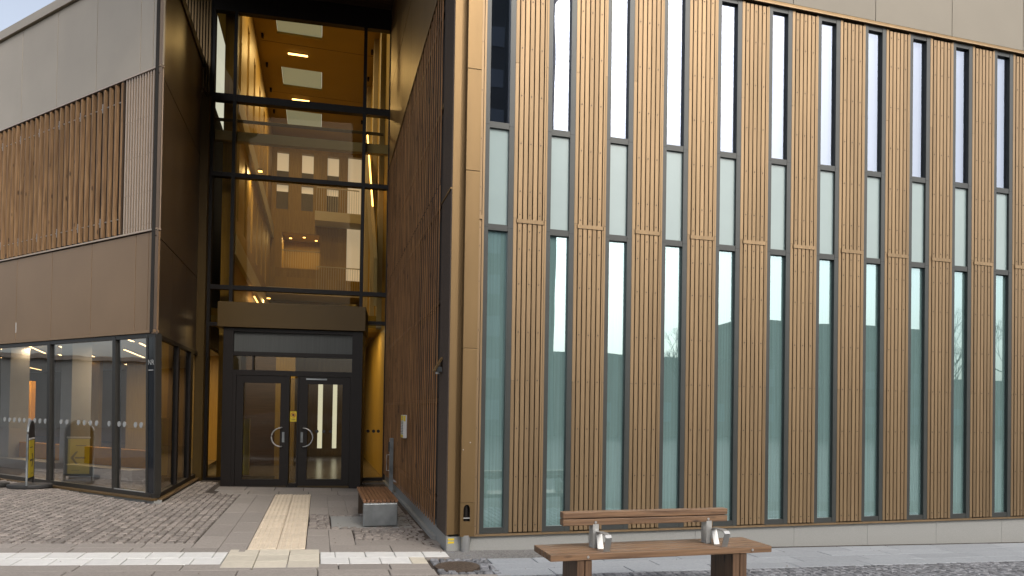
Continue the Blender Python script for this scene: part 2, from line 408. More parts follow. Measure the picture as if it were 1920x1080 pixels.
for a0, a1, b0, b1 in ((1.27, 1.88, -1.27, -.55), (1.5, 2.0, -.45, .15)):
    b = b0
    while b < b1 - .02:
        wd = random.uniform(.07, .09); a = a0
        while a < a1 - .03:
            L_ = min(random.uniform(.07, .11), a1 - a); s, v = G2F(a + L_ / 2, b + wd / 2)
            if math.hypot(a + L_ / 2 - 1.50, b + wd / 2 + .92) > .24 and not (a1 > 1.9 and v > -.05) and not (a0 > 1.4 and a > 1.72 and b < -.1): stones.append((s, v, L_, wd, 1))
            a += L_
        b += wd
s = .25
while s < 9.5:      # foreground on the right
    wd = random.uniform(.085, .11); v = -1.225
    while v > -2.4 - max(0, 1.2 - s * .1):
        L_ = random.uniform(.09, .13); stones.append((s + wd / 2, v - L_ / 2, wd, L_, 1)); v -= L_
    s += wd
for k in range(60):      # below the left rows
    for j in range(5):
        s, v = G2F(-5.4 + k * .112, -1.36 - j * .10)
        stones.append((s, v, .11, .098, 0))
def stone_geo(mb, w_, l_, h=.04):
    j = lambda q: random.uniform(-q, q)
    e = .006
    base = [(-w_ / 2 + e, -l_ / 2 + e), (w_ / 2 - e, -l_ / 2 + e), (w_ / 2 - e, l_ / 2 - e), (-w_ / 2 + e, l_ / 2 - e)]
    base = [(x + j(.006), y + j(.006)) for x, y in base]
    tz = [j(.0025) for _ in range(4)]
    vs = [(x, y, -h) for x, y in base] + [(x, y, -.010 + t) for (x, y), t in zip(base, tz)] + [(x * .76, y * .80, .002 + t) for (x, y), t in zip(base, tz)]
    mb.add(vs, [(8, 9, 10, 11)] + [(i, (i + 1) % 4, 4 + (i + 1) % 4, 4 + i) for i in range(4)] + [(4 + i, 4 + (i + 1) % 4, 8 + (i + 1) % 4, 8 + i) for i in range(4)])
camF = FF.inverted() @ Vector((0, 0, 1.6))
def visible(s, v):
    q = cam.matrix_world.inverted() @ (FF @ Vector((s, v, gz(s))))
    u = 960 + 1300 * q.x / -q.z; vv = 755 - 1300 * q.y / -q.z
    if not (0 < u < 1920 and 0 < vv < 1080) : return False
    return not (1000 < u < 1445 and 1005 < vv < 1052)
stones.sort(key=lambda t: (0 if visible(t[0], t[1]) else 1, -t[2] * t[3] / ((t[0] - camF.x) ** 2 + (t[1] - camF.y) ** 2) ** 1.5))
protos = {}
for g in (0, 1):
    for i in range(10):
        mb = MB(); stone_geo(mb, .115, .145) if g == 0 else stone_geo(mb, .1, .105)
        protos[(g, i)] = mb.mesh('cobblestone', M['cobble' if g == 0 else 'cobble_grey'])
for t in stones[:300]:
    o = link('cobblestone', protos[(t[4], random.randrange(10))], pavement, (t[0], t[1], gz(t[0]) + random.uniform(-.003, .003)), (random.uniform(-.015, .015), random.uniform(-.015, .015), random.uniform(-.03, .03)))
    bw, bl = (.115, .145) if t[4] == 0 else (.1, .105)
    o.scale = (t[2] / bw, t[3] / bl, 1)
for g in (0, 1):
    mb = MB()
    for t in stones[300:]:
        if t[4] != g: continue
        mb.T = Matrix.Translation((t[0], t[1], gz(t[0]) + random.uniform(-.003, .003))) @ Matrix.Rotation(random.uniform(-.05, .05), 4, 'Z') @ Matrix.Rotation(random.uniform(-.02, .02), 4, 'X')
        stone_geo(mb, t[2], t[3])
    o = link('cobblestone_field', mb.mesh('cobblestone_field', M['cobble' if g == 0 else 'cobble_grey']), pavement); o['kind'] = 'stuff'
# stone plate under the small bench
s0, v0 = G2F(.84, 1.92)
quad_slab('stone_plate', [G2F(.30, 1.43), G2F(1.36, 1.43), G2F(1.36, 2.41), G2F(.30, 2.41)], M['granite'], up=.002)
# manhole
s0, v0 = G2F(1.50, -.92)
mh = root('manhole_cover', FF @ Matrix.Translation((s0, v0, gz(s0))), 'round rusty iron manhole cover set among small cobbles near the downpipe', 'manhole cover')
mb = MB(); mb.tube([(0, 0, -.03), (0, 0, .002)], .225, 40); link('rim', mb.mesh('rim', M['iron']), mh)
mb = MB(); mb.tube([(0, 0, 0), (0, 0, .006)], .19, 40)
for i in range(-8, 9):
    for j in range(-8, 9):
        if math.hypot(i, j) * .021 < .17 and (i + j) % 2 == 0: mb.box(i * .021 - .008, i * .021 + .008, j * .021 - .008, j * .021 + .008, .006, .009)
link('lid', mb.mesh('lid', M['iron']), mh)

# ================================================================== RIGHT WING
RW = root('building_wing', FF, 'long right wing clad in bronze metal ribs with a row of tall narrow windows', 'building')
S0, PITCH, WW = .370, .7452, .342
ZS, ZT1, ZT2, ZH = .212, 3.71, 4.885, 6.885
NW = 13
bx('core_wall', M['gap'], RW, .06, 10.6, .34, .6, .05, 14)
# windows
fm = MB(); jl, jr, fd = .048, .062, -.012
fm.box(0, jl, fd, .055, 0, ZH - ZS); fm.box(WW - jr, WW, fd, .055, 0, ZH - ZS); fm.box(0, .02, .055, .10, 0, ZH - ZS); fm.box(WW - .02, WW, .055, .10, 0, ZH - ZS)
for z, h in ((0, .065), (ZT1 - ZS - .035, .07), (ZT2 - ZS - .035, .07), (ZH - ZS - .06, .06)):
    fm.box(jl, WW - jr, fd + .004, .055, z, z + h)
fm.box(0, .02, .10, .34, 0, ZH - ZS); fm.box(WW - .02, WW, .10, .34, 0, ZH - ZS)
fm.box(jl, jl + .006, fd + .03, .055, .065, ZH - ZS - .06)
for z in (ZT1 - ZS, ZT2 - ZS): fm.box(-.0006, jl, fd - .0006, fd, z - .002, z + .001, 1); fm.box(WW - jr, WW + .0005, fd - .0006, fd, z - .002, z + .001, 1)
frame_me = fm.mesh('window', [M['frame'], M['gap']])
def pane_me(w_, h, m): return MB().add([(0, 0, 0), (w_, 0, 0), (w_, 0, h), (0, 0, h)], [(0, 1, 2, 3)]).mesh('pane', m)
pw = WW - jl - jr
p_low = pane_me(pw, ZT1 - .035 - ZS - .065, M['glass_low']); p_mid = pane_me(pw, ZT2 - ZT1 - .07, M['spandrel']); p_up = pane_me(pw, ZH - .06 - ZT2 - .035, M['glass_up'])
def curtain_me(w_, h, m, amp, name):
    mb = MB(); n = 28; vs = []
    ph = [random.random() * 6 for _ in range(3)]
    for i in range(n + 1):
        x = w_ * i / n; y = amp * (math.sin(x * 95 + ph[0]) + .6 * math.sin(x * 151 + ph[1]))
        vs += [(x, y, 0), (x, y, h)]
    mb.add(vs, [(2 * i, 2 * i + 2, 2 * i + 3, 2 * i + 1) for i in range(n)])
    return mb.mesh(name, m)
cur = [curtain_me(WW - .046, ZT1 - ZS - .05, M['curtain'], .003, 'curtain') for _ in range(3)]
bl = MB().box(0, WW - .045, 0, .004, 0, ZH - ZT2 - .06).mesh('blind', M['blind'])
for i in range(NW):
    x = S0 + PITCH * i
    wdw = link('window', frame_me, RW, (x, 0, ZS))
    link('pane', p_low, wdw, (jl, .032 + random.uniform(-.0015, .0015), .065), random.uniform(-.002, .002))
    link('pane', p_mid, wdw, (jl, .020, ZT1 - ZS + .035))
    link('pane', p_up, wdw, (jl, .032 + random.uniform(-.0015, .0015), ZT2 - ZS + .035), random.uniform(-.002, .002))
    link('curtain', cur[i % 3], wdw, (.0215, .065, .02))
    if i: link('blind', bl, wdw, (.0215, .085, ZT2 - ZS + .02))
# cladding between windows
def rib_me(h, w_=.052): return MB().prism([(-.001, .012), (.003, -.018), (w_ - .003, -.018), (w_ + .001, .012)], 0, h).mesh('rib', M['bronze'])
ZB = 3.78
r_lo, r_up = rib_me(ZB - ZS - .014), rib_me(ZH - ZB - .045 - .03)
r_lo2, r_up2 = rib_me(ZB - ZS - .014, .024), rib_me(ZH - ZB - .045 - .03, .024)
fl = {}
def flange(p, x, w_, z0, z1):
    k = (round(w_, 3), round(z0, 3), round(z1, 3))
    if k not in fl: fl[k] = MB().box(0, w_, -.014, .012, 0, z1 - z0).mesh('flange', M['bronze'])
    link('flange', fl[k], p, (x, 0, z0))
bar_me = MB().box(.04, .365, -.028, .012, 0, .045).mesh('cross_bar', M['bronze'])
back_me = MB().box(0, .403, .012, .03, 0, ZH - ZS).mesh('cladding_panel', M['gap'])
sm = MB()
zl = [ZS + .09 + .555 * k for k in range(7)]; zl[-1] = min(zl[-1], ZB - .30)
zu = [ZB + .10] + [ZB + .37 + .555 * k for k in range(5)] + [ZH - .12]
zl = [z for z in zl if z < ZB - .06] + [ZB - .09]
for z in zl + zu:
    for x in (.052 + .026, .052 + .026 + .12, .052 + .026 + .24):
        sm.T = Matrix.Translation((x, -.018, z)); sm.tube([(0, .001, 0), (0, -.004, 0)], [.009, .007], 8)
sm.T = Matrix()
screw_me = sm.mesh('screws', M['bronze_dark'])
trim_me = MB().box(0, .742, -.035, .04, 0, .022).mesh('sill_trim', M['bronze'])
for i in range(NW):
    x = S0 + WW + PITCH * i
    p = link('cladding_panel', back_me, RW, (x, 0, ZS)); 
    zz = -ZS
    for k in range(5):
        link('rib', r_lo, p, (.052 + k * .060, 0, .012)); link('rib', r_up, p, (.052 + k * .060, 0, ZB + .045 - ZS))
    link('rib', r_lo2, p, (.352, 0, .012)); link('rib', r_up2, p, (.352, 0, ZB + .045 - ZS))
    for a0, a1 in ((.008, 1.75), (1.754, 3.62), (3.624, 5.42), (5.424, ZH - ZS - .01)):
        flange(p, .002, .040, a0, a1); flange(p, .379, .022, a0, a1)
    link('cross_bar', bar_me, p, (0, 0, ZB - ZS))
    o = link('screws', screw_me, p, (0, 0, -ZS)); o['kind'] = 'stuff'
    link('sill_trim', trim_me, RW, (S0 + PITCH * i + (0 if i % 2 else .0), -.0, ZS - .024))
bx('sill_trim', M['bronze'], RW, .30, .368, -.035, .04, ZS - .024, ZS - .002)
# strip left of first window
bx('flange', M['bronze'], RW, .345, .368, -.014, .02, ZS, ZH)
link('rib', rib_me(ZB - ZS, .038), RW, (.302, 0, ZS)); link('rib', rib_me(ZH - ZB - .05, .038), RW, (.302, 0, ZB + .05))
bx('cross_bar', M['bronze'], RW, .302, .345, -.034, .01, ZB + .002, ZB + .047)
mb = MB()
for z in zl + zu: mb.T = Matrix.Translation((.321, -.018, z)); mb.tube([(0, .001, 0), (0, -.003, 0)], [.0065, .005], 8)
mb.T = Matrix(); o = link('screws', mb.mesh('screws', M['bronze_dark']), RW); o['kind'] = 'stuff'
# plinth
x = .012; nxt = [1.70, 3.12, 4.55, 5.70, 6.85, 8.02, 9.2, 10.4]
for e in nxt:
    bx('plinth_slab', M['granite'], RW, x, e - .004, .0, .3, -.35, ZS - .026); x = e
bx('plinth_tape', M['yellow'], RW, .016, .085, -.003, 0, .115, .135); bx('plinth_tape', M['yellow'], RW, .016, .085, -.003, 0, .15, .17)
# fascia
x = 1.84 - 1.30 * 2
bx('fascia_trim', M['bronze'], RW, -.05, 10.6, -.05, .05, ZH + .004, ZH + .024)
bx('fascia_trim', M['bronze_side'], RW, -.05, 10.6, -.035, .05, ZH + .036, ZH + .056)
while x < 10.5:
    bx('fascia_panel', M['fascia'], RW, max(x, -.02) + .004, x + 1.30 - .004, -.02, .03, ZH + .07, 10.4, .002); x += 1.30
bx('fascia_backing', M['gap'], RW, 0, 10.6, .03, .34, ZH, 14)
# building corner: return sheet, downpipe casing
bx('corner_sheet', M['bronze_side'], RW, .0, .085, -.004, .03, ZS, ZH, .002)
bx('corner_sheet', M['bronze_side'], RW, .087, .14, .02, .05, ZS, ZH)
cs = MB()
x0, x1, y0, zb = .135, .298, -.085, ZS - .012
hz0, hz1, hx0, hx1 = .37, .50, .170, .245
arc = [((hx0 + hx1) / 2 + (hx1 - hx0) / 2 * math.cos(t), hz1 + (hx1 - hx0) / 2 * 1.5 * math.sin(t)) for t in [math.pi * k / 10 for k in range(11)]]
hole = [(hx1, hz0)] + arc + [(hx0, hz0)]
def yface(mb, poly, y, mi=0): mb.add([(p[0], y, p[1]) for p in poly], [tuple(range(len(poly)))], mi)
top = hz1 + .08
yface(cs, [(x0, zb), (x1, zb), (x1, hz0), (x0, hz0)], y0)
yface(cs, [(x0, hz0), (hx0, hz0), (hx0, hz1), (x0, hz1)], y0); yface(cs, [(hx1, hz0), (x1, hz0), (x1, hz1), (hx1, hz1)], y0)
pl = [(x1, hz1)] + [(x1, top)] + [(x0, top), (x0, hz1)]
for k in range(10):
    a_, b_ = arc[k], arc[k + 1]
    ea = (x1 + (x0 - x1) * k / 10, top); eb = (x1 + (x0 - x1) * (k + 1) / 10, top)
    yface(cs, [a_, ea, eb, b_], y0)
yface(cs, [(hx1, hz1), (x1, hz1), (x1, top)], y0); yface(cs, [(hx0, hz1), (x0, top), (x0, hz1)], y0)
for k in range(len(hole)):
    p, q = hole[k], hole[(k + 1) % len(hole)]
    cs.add([(p[0], y0, p[1]), (q[0], y0, q[1]), (q[0], y0 + .02, q[1]), (p[0], y0 + .02, p[1])], [(0, 1, 2, 3)])
cs.add([(x0, y0, zb), (x0, .05, zb), (x0, .05, top), (x0, y0, top)], [(0, 1, 2, 3)])
cs.add([(x1, y0, zb), (x1, .05, zb), (x1, .05, top), (x1, y0, top)], [(0, 1, 2, 3)])
cs.add([(x0, y0, zb), (x1, y0, zb), (x1, .0, zb), (x0, .0, zb)], [(0, 1, 2, 3)])
casing = link('downpipe_casing', cs.mesh('downpipe_casing', M['bronze_side']), RW)
for a0, a1 in ((top + .001, 2.30), (2.305, 4.30), (4.305, 5.45), (5.455, 8.2)): bx('casing_sheet', M['bronze_side'], casing, x0, x1, y0, .05, a0, a1, .003)
bx('hatch_back', M['black'], casing, x0 + .01, x1 - .01, y0 + .05, y0 + .055, hz0 - .05, top)
mb = MB(); mb.tube([((hx0 + hx1) / 2, y0 + .052, hz0 - .05), ((hx0 + hx1) / 2, y0 + .052, hz1 + .05)], .030, 12); link('inner_pipe', mb.mesh('inner_pipe', M['black']), casing)
bx('hatch_lip', M['steel'], casing, hx0, hx1, y0 + .004, y0 + .04, hz0 + .03, hz0 + .04)
for x, z in ((.155, 1.17), (.235, 1.25)):
    mb = MB(); mb.tube([(x, y0 + .001, z), (x, y0 - .004, z)], .005, 8); link('rivet', mb.mesh('rivet', M['white']), casing)
mb = MB(); mb.tube([(.205, -.045, -.03), (.205, -.045, ZS)], .05, 20); link('downpipe', mb.mesh('downpipe', M['pipe']), casing, smooth=False)
# --- recess side of the right wing (faces left): u=0 plane, v runs inward
bx('rough_panel', M['rough_dark'], RW, -.012, .02, -.002, .62, ZS - .01, 4.10)
bx('rough_panel', M['rough_dark'], RW, -.012, .02, -.002, .62, 4.12, ZH)
bx('joint_trim', M['bronze_side'], RW, -.022, .01, .0, .62, 4.10, 4.12)
bx('plinth_side', M['granite'], RW, -.0, .012, .004, 8.2, -.35, ZS - .012)
bx('plinth_ledge', M['granite'], RW, -.05, .0, .70, 8.0, -.1, .075)
bx('slat_backing', M['gap'], RW, .06, .10, .62, 8.1, ZS, 10.6)
f1 = MB().box(-.03, -.020, 0, .044, 0, 4.36 - ZS).mesh('slat', M['wood_fin']); f2 = MB().box(-.03, -.020, 0, .044, 0, ZH - .03 - 4.375).mesh('slat', M['wood_fin'])
v = .70
while v < 7.75:
    link('slat', f1, RW, (random.uniform(-.002, .002), v, ZS), random.uniform(-.03, .03)); link('slat', f2, RW, (random.uniform(-.002, .002), v, 4.375), random.uniform(-.03, .03)); v += .1765
rails = [bx('slat_rail', M['black'], RW, -.009, .02, .62, 8.0, z, z + .05) for z in (.5, 1.7, 2.9, 4.1, 5.3, 6.5)]
x = -.02
for z0, z1 in ((ZH + .01, 8.53), (8.55, 10.38)):
    v = .0; k = 0
    while v < 7.9:
        e = min(v + 1.3, 7.95); bx('side_panel', M['bronze_side'], RW, -.03, .09, v + .004, e - .004, z0, z1, .002); v = e
bx('side_trim', M['bronze'], RW, -.04, -.03, .0, 7.95, ZH - .014, ZH + .012)
# ================================================================== soffit + upper mass
SOF = 10.40
EH = root('entrance_hall', CF, 'recessed glazed entrance hall with amber interior between the two bronze wings', 'building')
CFi = CF.inverted()
def toC(m): return CFi @ m
FtoC = toC(FF)
def cpart(name, mb, m, frame=None, **k):
    o = link(name, mb.mesh(name, m), EH, **k)
    if frame is not None: o.matrix_local = CFi @ frame
    return o
yy = 7.86; i = 0
while yy > 1.5:
    mb = MB().box(-4.42, -.03, yy - .118, yy, SOF, SOF + .03); cpart('soffit_board', mb, M['soffit'], FF); yy -= .125
cpart('upper_mass', MB().box(-4.40, .05, 1.6, 8.6, SOF + .035, 14), M['bronze_dark'], FF)
# curtain wall
CW = -3.76
mb = MB(); D_ = (-.05, .10)
mb.box(CW, -.03, *D_, 9.95, 10.42); mb.box(CW, CW + .06, -.045, .10, .0, 9.95); mb.box(-.10, .03, -.07, .10, .0, 9.95)
for x in (-3.29, -.62): mb.box(x - .035, x + .035, -.07, .11, 3.5, 9.95)
for z in (8.12, 6.49, 4.12): mb.box(CW + .06, -.10, -.055, .095, z - (.075 if z > 8 else .045), z + (.075 if z > 8 else .045))
mb.box(-.66, -.10, -.052, .092, 3.45, 3.53); mb.box(CW + .06, -3.3, -.052, .092, 3.3, 3.38)
mb.box(CW + .06, -3.37, -.05, .09, .0, .14); mb.box(-.60, -.10, -.05, .09, .0, .12)
cwf = cpart('mullion_frame', mb, M['black'])
for (x0, x1) in ((CW + .06, -3.325), (-3.255, -.655), (-.585, -.10)):
    for (z0, z1) in ((.1, 3.3), (3.53, 4.075), (4.165, 6.445), (6.535, 8.045), (8.195, 9.95)):
        if x1 - x0 > 1 and z0 < 1: continue
        p = link('pane', MB().add([(0, 0, 0), (x1 - x0, 0, 0), (x1 - x0, 0, z1 - z0), (0, 0, z1 - z0)], [(0, 1, 2, 3)]).mesh('pane', M['glass_hall']), EH, (x0, .02, z0), random.uniform(-.0015, .0015))
# post beside the left wing, dark return wall, ribbed wall above
cpart('corner_post', MB().box(-3.93, CW - .002, -.20, .1, 0, 8.12), M['gold'])
cpart('corner_return', MB().box(CW - .02, CW, -.06, .1, 8.12, 10.4), M['gap'])
mb = MB()
bk = cpart('ribbed_wall', MB().box(-4.38, CW - .02, .02, .06, 8.0, 10.39), M['gap'])
rme = MB().prism([(0, .02), (.006, -.02), (.040, -.02), (.046, .02)], 0, 2.39).mesh('rib', M['bronze_side'])
for k in range(10): link('rib', rme, bk, (-4.36 + k * .058, 0, 8.0))
for k, (x, z) in enumerate(((-3.55, 9), (0, 0))): pass
# horizontal rod and tie beam behind the glass
cpart('tie_beam', MB().box(CW, -.1, .18, .34, 7.30, 7.50), M['intwall'])
mb = MB(); mb.tube([(CW, .22, 7.74), (-.2, .22, 7.74)], .035, 10); cpart('tie_rod', mb, M['intgrey'])
# ---------------- atrium interior (facade frame)
ZC = 12.0
mb = MB()
sky_u = (-2.72, -1.52); sl = ((8.1, 9.3), (11.3, 12.5), (14.45, 15.75), (17.6, 19.1))
mb.box(-4.2, sky_u[0], 8.15, 20.2, ZC, ZC + .1); mb.box(sky_u[1], .3, 8.15, 20.2, ZC, ZC + .1)
prev = 8.15
for a0, a1 in sl[1:]: mb.box(sky_u[0], sky_u[1], prev, a0, ZC, ZC + .1); prev = a1
mb.box(sky_u[0], sky_u[1], prev, 20.2, ZC, ZC + .1)
cpart('atrium_ceiling', mb, M['amber'], FF)
for a0, a1 in sl[1:]: cpart('skylight', MB().box(sky_u[0] + .01, sky_u[1] - .01, a0, a1, ZC + .06, ZC + .08), M['skylit'], FF)
cpart('hall_floor', MB().box(-4.2, .3, 7.3, 21, -.25, .055), M['floor_in'], FF)
def wall_grid(name, x0, x1, z0, z1, holes, m, T_, th=.12, y0=0):
    """wall in the xz plane with rectangular openings"""
    xs = sorted({x0, x1, *[h[0] for h in holes], *[h[1] for h in holes]}); zs = sorted({z0, z1, *[h[2] for h in holes], *[h[3] for h in holes]})
    mb = MB()
    for i in range(len(xs) - 1):
        for j in range(len(zs) - 1):
            cx, cz = (xs[i] + xs[i + 1]) / 2, (zs[j] + zs[j + 1]) / 2
            if any(h[0] < cx < h[1] and h[2] < cz < h[3] for h in holes): continue
            mb.box(xs[i], xs[i + 1], y0, y0 + th, zs[j], zs[j + 1])
    return cpart(name, mb, m, T_)
BT = FF @ Matrix.Translation((0, 20, 0))
hw = []
for u in (-4.05, -3.13, -2.22, -1.27): hw += [(u, u + .43, 10.42, 11.38), (u, u + .43, 9.18, 10.16)]
bwl = wall_grid('back_wall', -4.4, .3, 0, 12, hw + [(-2.9, -1.5, 6.95, 8.3), (-.50, .08, 6.6, 11.45), (-3.6, -1.72, 4.3, 6.0), (-1.5, .0, 4.3, 6.0)], M['amber2'], BT, .25)
for h in hw:
    o = cpart('glow_window', MB().box(h[0], h[1], .22, .24, h[2], h[3]), M['daywin'], BT)  # glow also stands for windows mirrored in the hall glass
    cpart('blind_panel', MB().box(h[0], h[1], .12, .13, h[2], h[2] + (.25 if h[3] > 11 else .7)), M['intgrey'], BT)
cpart('glow_window', MB().box(-.5, .08, .2, .22, 6.6, 11.45), M['daywin'], BT)
cpart('alcove', MB().box(-2.9, -1.5, 1.8, 1.9, 6.5, 8.6), M['amber2'], BT); cpart('alcove_side', MB().box(-1.5, -1.45, .25, 1.8, 6.5, 8.6), M['amber2'], BT)
cpart('alcove_side', MB().box(-3.0, -2.9, .25, 1.9, 6.5, 8.6), M['amber2'], BT); cpart('alcove_ceiling', MB().box(-3.0, -1.4, .25, 1.9, 8.4, 8.6), M['amber'], BT); cpart('alcove_floor', MB().box(-3.6, .0, .25, 1.8, 6.3, 6.6), M['intwall'], BT)
for z in (4.2,): cpart('gallery_back', MB().box(-4.0, .3, 1.8, 1.9, 4.0, 6.3), M['amber2'], BT); cpart('gallery_side', MB().box(-3.8, -3.7, .25, 1.8, 4.0, 6.3), M['amber2'], BT); cpart('gallery_side', MB().box(.1, .2, .25, 1.8, 4.0, 6.3), M['amber2'], BT); cpart('gallery_floor', MB().box(-4.0, .3, .25, 1.9, 3.9, 4.0), M['amber2'], BT)
def railing(x0, x1, y, z0, z1, T_):
    mb = MB(); x = x0
    while x < x1: mb.box(x, x + .012, y, y + .012, z0, z1); x += .085
    mb.box(x0, x1, y - .01, y + .03, z1, z1 + .03)
    o = cpart('railing', mb, M['intwall'], T_); o['kind'] = 'stuff'
railing(-1.65, -.10, -.9, 8.98, 9.85, BT); cpart('balcony', MB().box(-1.7, 0.1, -.95, .0, 8.62, 8.97), M['intwall'], BT)
railing(-2.9, -1.5, -.05, 6.98, 7.6, BT)
railing(-1.6, .05, -1.6, 5.95, 6.75, BT); cpart('balcony', MB().box(-3.4, .1, -1.65, .0, 5.7, 5.93), M['intwall'], BT)
# left interior wall: galleries and tall openings
LT = FF @ Matrix.Translation((-3.30, 8.3, 0)) @ Matrix.Rotation(R(90), 4, 'Z')   # x runs inward, -y to the right
lh = []
for x in (.7, 2.4, 4.1, 5.8, 7.5, 9.2): lh += [(x, x + .5, 8.9, 11.2), (x, x + .5, 5.9, 7.8)]
lh += [(.5, 5.5, .3, 3.3)]
wall_grid('side_wall', 0, 11.9, 0, 12, lh, M['amber2'], LT, .2)
for h in lh[:-1]: cpart('glow_window', MB().box(h[0], h[1], .16, .18, h[2], h[3]), M['daywin'], LT)
for z in (8.05, 4.9): cpart('gallery_edge', MB().box(.0, 11.8, -.10, .0, z, z + .45), M['intwall'], LT)
cpart('side_wall', MB().box(0, 12.2, 0, .1, 0, 12), M['amber'], FF @ Matrix.Translation((.12, 8.2, 0)) @ Matrix.Rotation(R(90), 4, 'Z'))
for k, (vv, z0, z1) in enumerate(((9.5, 5.2, 8.4), (12, 4.2, 8.9), (15, 4.5, 8))):
    cpart('pilaster', MB().box(-.10, .02, vv, vv + .35, 3.6, 12), M['intwall'], FF)
cpart('stair_flank', MB().prism([(8.6, 4.0), (12.5, 8.2), (12.5, 9.3), (8.6, 5.1)], -.25, -.17, 'x'), M['intwall'], FF)
mb = MB(); mb.tube([(-.28, 8.9, 6.4), (-.28, 11.5, 9.1)], .018, 6); cpart('handrail_light', mb, M['lamp_small'], FF)
mb = MB(); mb.tube([(-3.15, 12.2, 4.6), (-3.15, 13.4, 4.6)], .02, 6); cpart('handrail_light', mb, M['lamp_small'], FF)
# white band partitions on ground floor, seen through the doors
bw2 = wall_grid('ground_wall', -4.2, .2, 0, 3.6, [(-1.45, -1.30, .3, 2.7), (-.98, -.84, .3, 2.7)], M['amber2'], FF @ Matrix.Translation((0, 16, 0)), .15)
for x in (-1.45, -.98): cpart('glow_window', MB().box(x, x + .15, 16.1, 16.12, .3, 2.7), M['brightwin'], FF)
cpart('gallery_slab', MB().box(-4.2, .3, 9.6, 20, 3.6, 3.9), M['amber'], FF)
cpart('lobby_wall', MB().box(-3.3, -2.55, 12, 12.1, .05, 3.6), M['soffit'], FF); cpart('lobby_wall', MB().box(-2.55, -2.05, 12, 12.1, .05, 3.6), M['amber2'], FF)
cpart('lobby_counter', MB().box(-3.2, -2.9, 8.9, 9.0, .1, 1.35), M['yellow'], FF)
mb = MB()
for x, z in ((-.42, 1.13), (-.30, 1.13), (-.20, 1.13)): mb.tube([(x, .016, z), (x, .013, z)], .035, 16)
o = cpart('glass_dots', mb, M['blackp']); o['kind'] = 'stuff'
for v_ in (9.2, 10.9, 12.6, 14.3, 16.0, 17.7):
    for u_ in (-3.12, -.12): cpart('ceiling_fixing', MB().box(u_ - .03, u_ + .03, v_, v_ + .12, ZC - .10, ZC - .001), M['gap'], FF)
for v_ in (9.75, 13.0, 16.25): cpart('ceiling_joint', MB().box(-3.2, .1, v_, v_ + .012, ZC - .003, ZC - .001), M['gap'], FF)
# lamps in the atrium
def lampobj(mtx, label, size=(.6, .05), group='lit lamps inside the entrance hall', power=0, m='lamp'):
    r = root('ceiling_lamp', mtx, label, 'lamp', group)
    link('housing', MB().box(-size[0] / 2 - .01, size[0] / 2 + .01, -size[1] / 2 - .01, size[1] / 2 + .01, 0.004, .05).mesh('housing', M['intgrey']), r)
    link('diffuser', MB().box(-size[0] / 2, size[0] / 2, -size[1] / 2, size[1] / 2, -.012, .004).mesh('diffuser', M[m]), r)
    if power:
        L = bpy.data.lights.new('lamp_light', 'AREA'); L.energy = power * .19; L.color = (1, .76, .42); L.size = max(size); L.shape = 'SQUARE'
        o = bpy.data.objects.new('lamp_light', L); col.objects.link(o); o.parent = r; o.location = (0, 0, -.05)
    return r
for v_, tx in ((10.3, 'above the nearest skylight'), (13.5, 'between the first and second skylight'), (16.6, 'between the second and third skylight')): lampobj(FF @ Matrix.Translation((-2.2, v_, ZC - .03)), 'small lit strip lamp on the amber atrium ceiling ' + tx, (.55, .08), 'strip lamps on the atrium ceiling', 190)
for x, v_, z, tx in ((-2.62, 20.9, 8.3, 'left'), (-2.1, 20.6, 8.3, 'middle'), (-1.65, 21.0, 8.3, 'right')): lampobj(FF @ Matrix.Translation((x, v_, z)), tx + ' one of three small glowing lamps in the balcony alcove at the back', (.09, .09), 'lamps in the balcony alcove', 22, 'lamp_small')
for x, v_, tx in ((-2.4, 9.9, 'over the left door leaf'), (-1.2, 11.5, 'over the right door leaf'), (-.6, 9.9, 'near the right side pane'), (-3.0, 11, 'near the left side pane')): lampobj(FF @ Matrix.Translation((x, v_, 3.58)), 'lit ceiling lamp inside the lobby ' + tx, (.45, .07), 'lobby lamps behind the doors', 60)
# atrium wall lights added only to carry the amber glow high up
for v_, z, tx in ((12.0, 8.4, 'upper'), (16, 5.6, 'lower')):
    lampobj(FF @ Matrix.Translation((-3.05, v_, z - .45)), 'added glow lamp under the ' + tx + ' gallery edge on the left atrium wall', (.1, .1), 'added glow lamps in the atrium', 60, 'lamp_small')
# ---------------- portal
PO = 'portal'
PFc = PF
def ppart(name, mb, m, **k):
    o = cpart(name, mb, m, PF); return o
mb = MB(); mb.box(-1.475, 1.335, -.17, 1.1, 3.165, 3.655); 
o = ppart('portal_fascia', mb, M['gold']); b_ = o.modifiers.new('bevel', 'BEVEL'); b_.width = .006; b_.segments = 2
mb = MB()
mb.box(-1.37, -1.185, -.10, .08, .05, 3.16); mb.box(1.08, 1.285, -.10, .08, .0, 3.16)
mb.box(-1.37, -1.30, .08, 1.15, .0, 3.16); mb.box(1.215, 1.285, .08, 1.15, .0, 3.16)
mb.box(-1.185, 1.08, -.09, .07, 3.09, 3.16); mb.box(-1.185, 1.08, -.09, .07, 2.62, 2.70); mb.box(-1.185, 1.08, -.09, .07, 2.24, 2.34)
mb.box(-1.185, -1.12, -.09, .07, .05, 2.24); mb.box(1.06, 1.08, -.09, .07, .0, 2.24)
mb.box(-.145, -.115, -.09, .07, .05, 2.24); mb.box(.035, .062, -.09, .07, .05, 2.24)
ppart('portal_frame', mb, M['black'])
ppart('transom_panel', MB().box(-1.185, 1.08, -.03, .02, 2.70, 3.09), mat('grey_blind_panel', (.08, .085, .08), .6, 0, .15, 3, stretch=(14, 1, .3)))
for x0, x1 in ((-1.185, -.83), (-.80, 1.08)): ppart('transom_glass', MB().box(x0, x1, -.02, -.012, 2.34, 2.62), M['glass_door'])
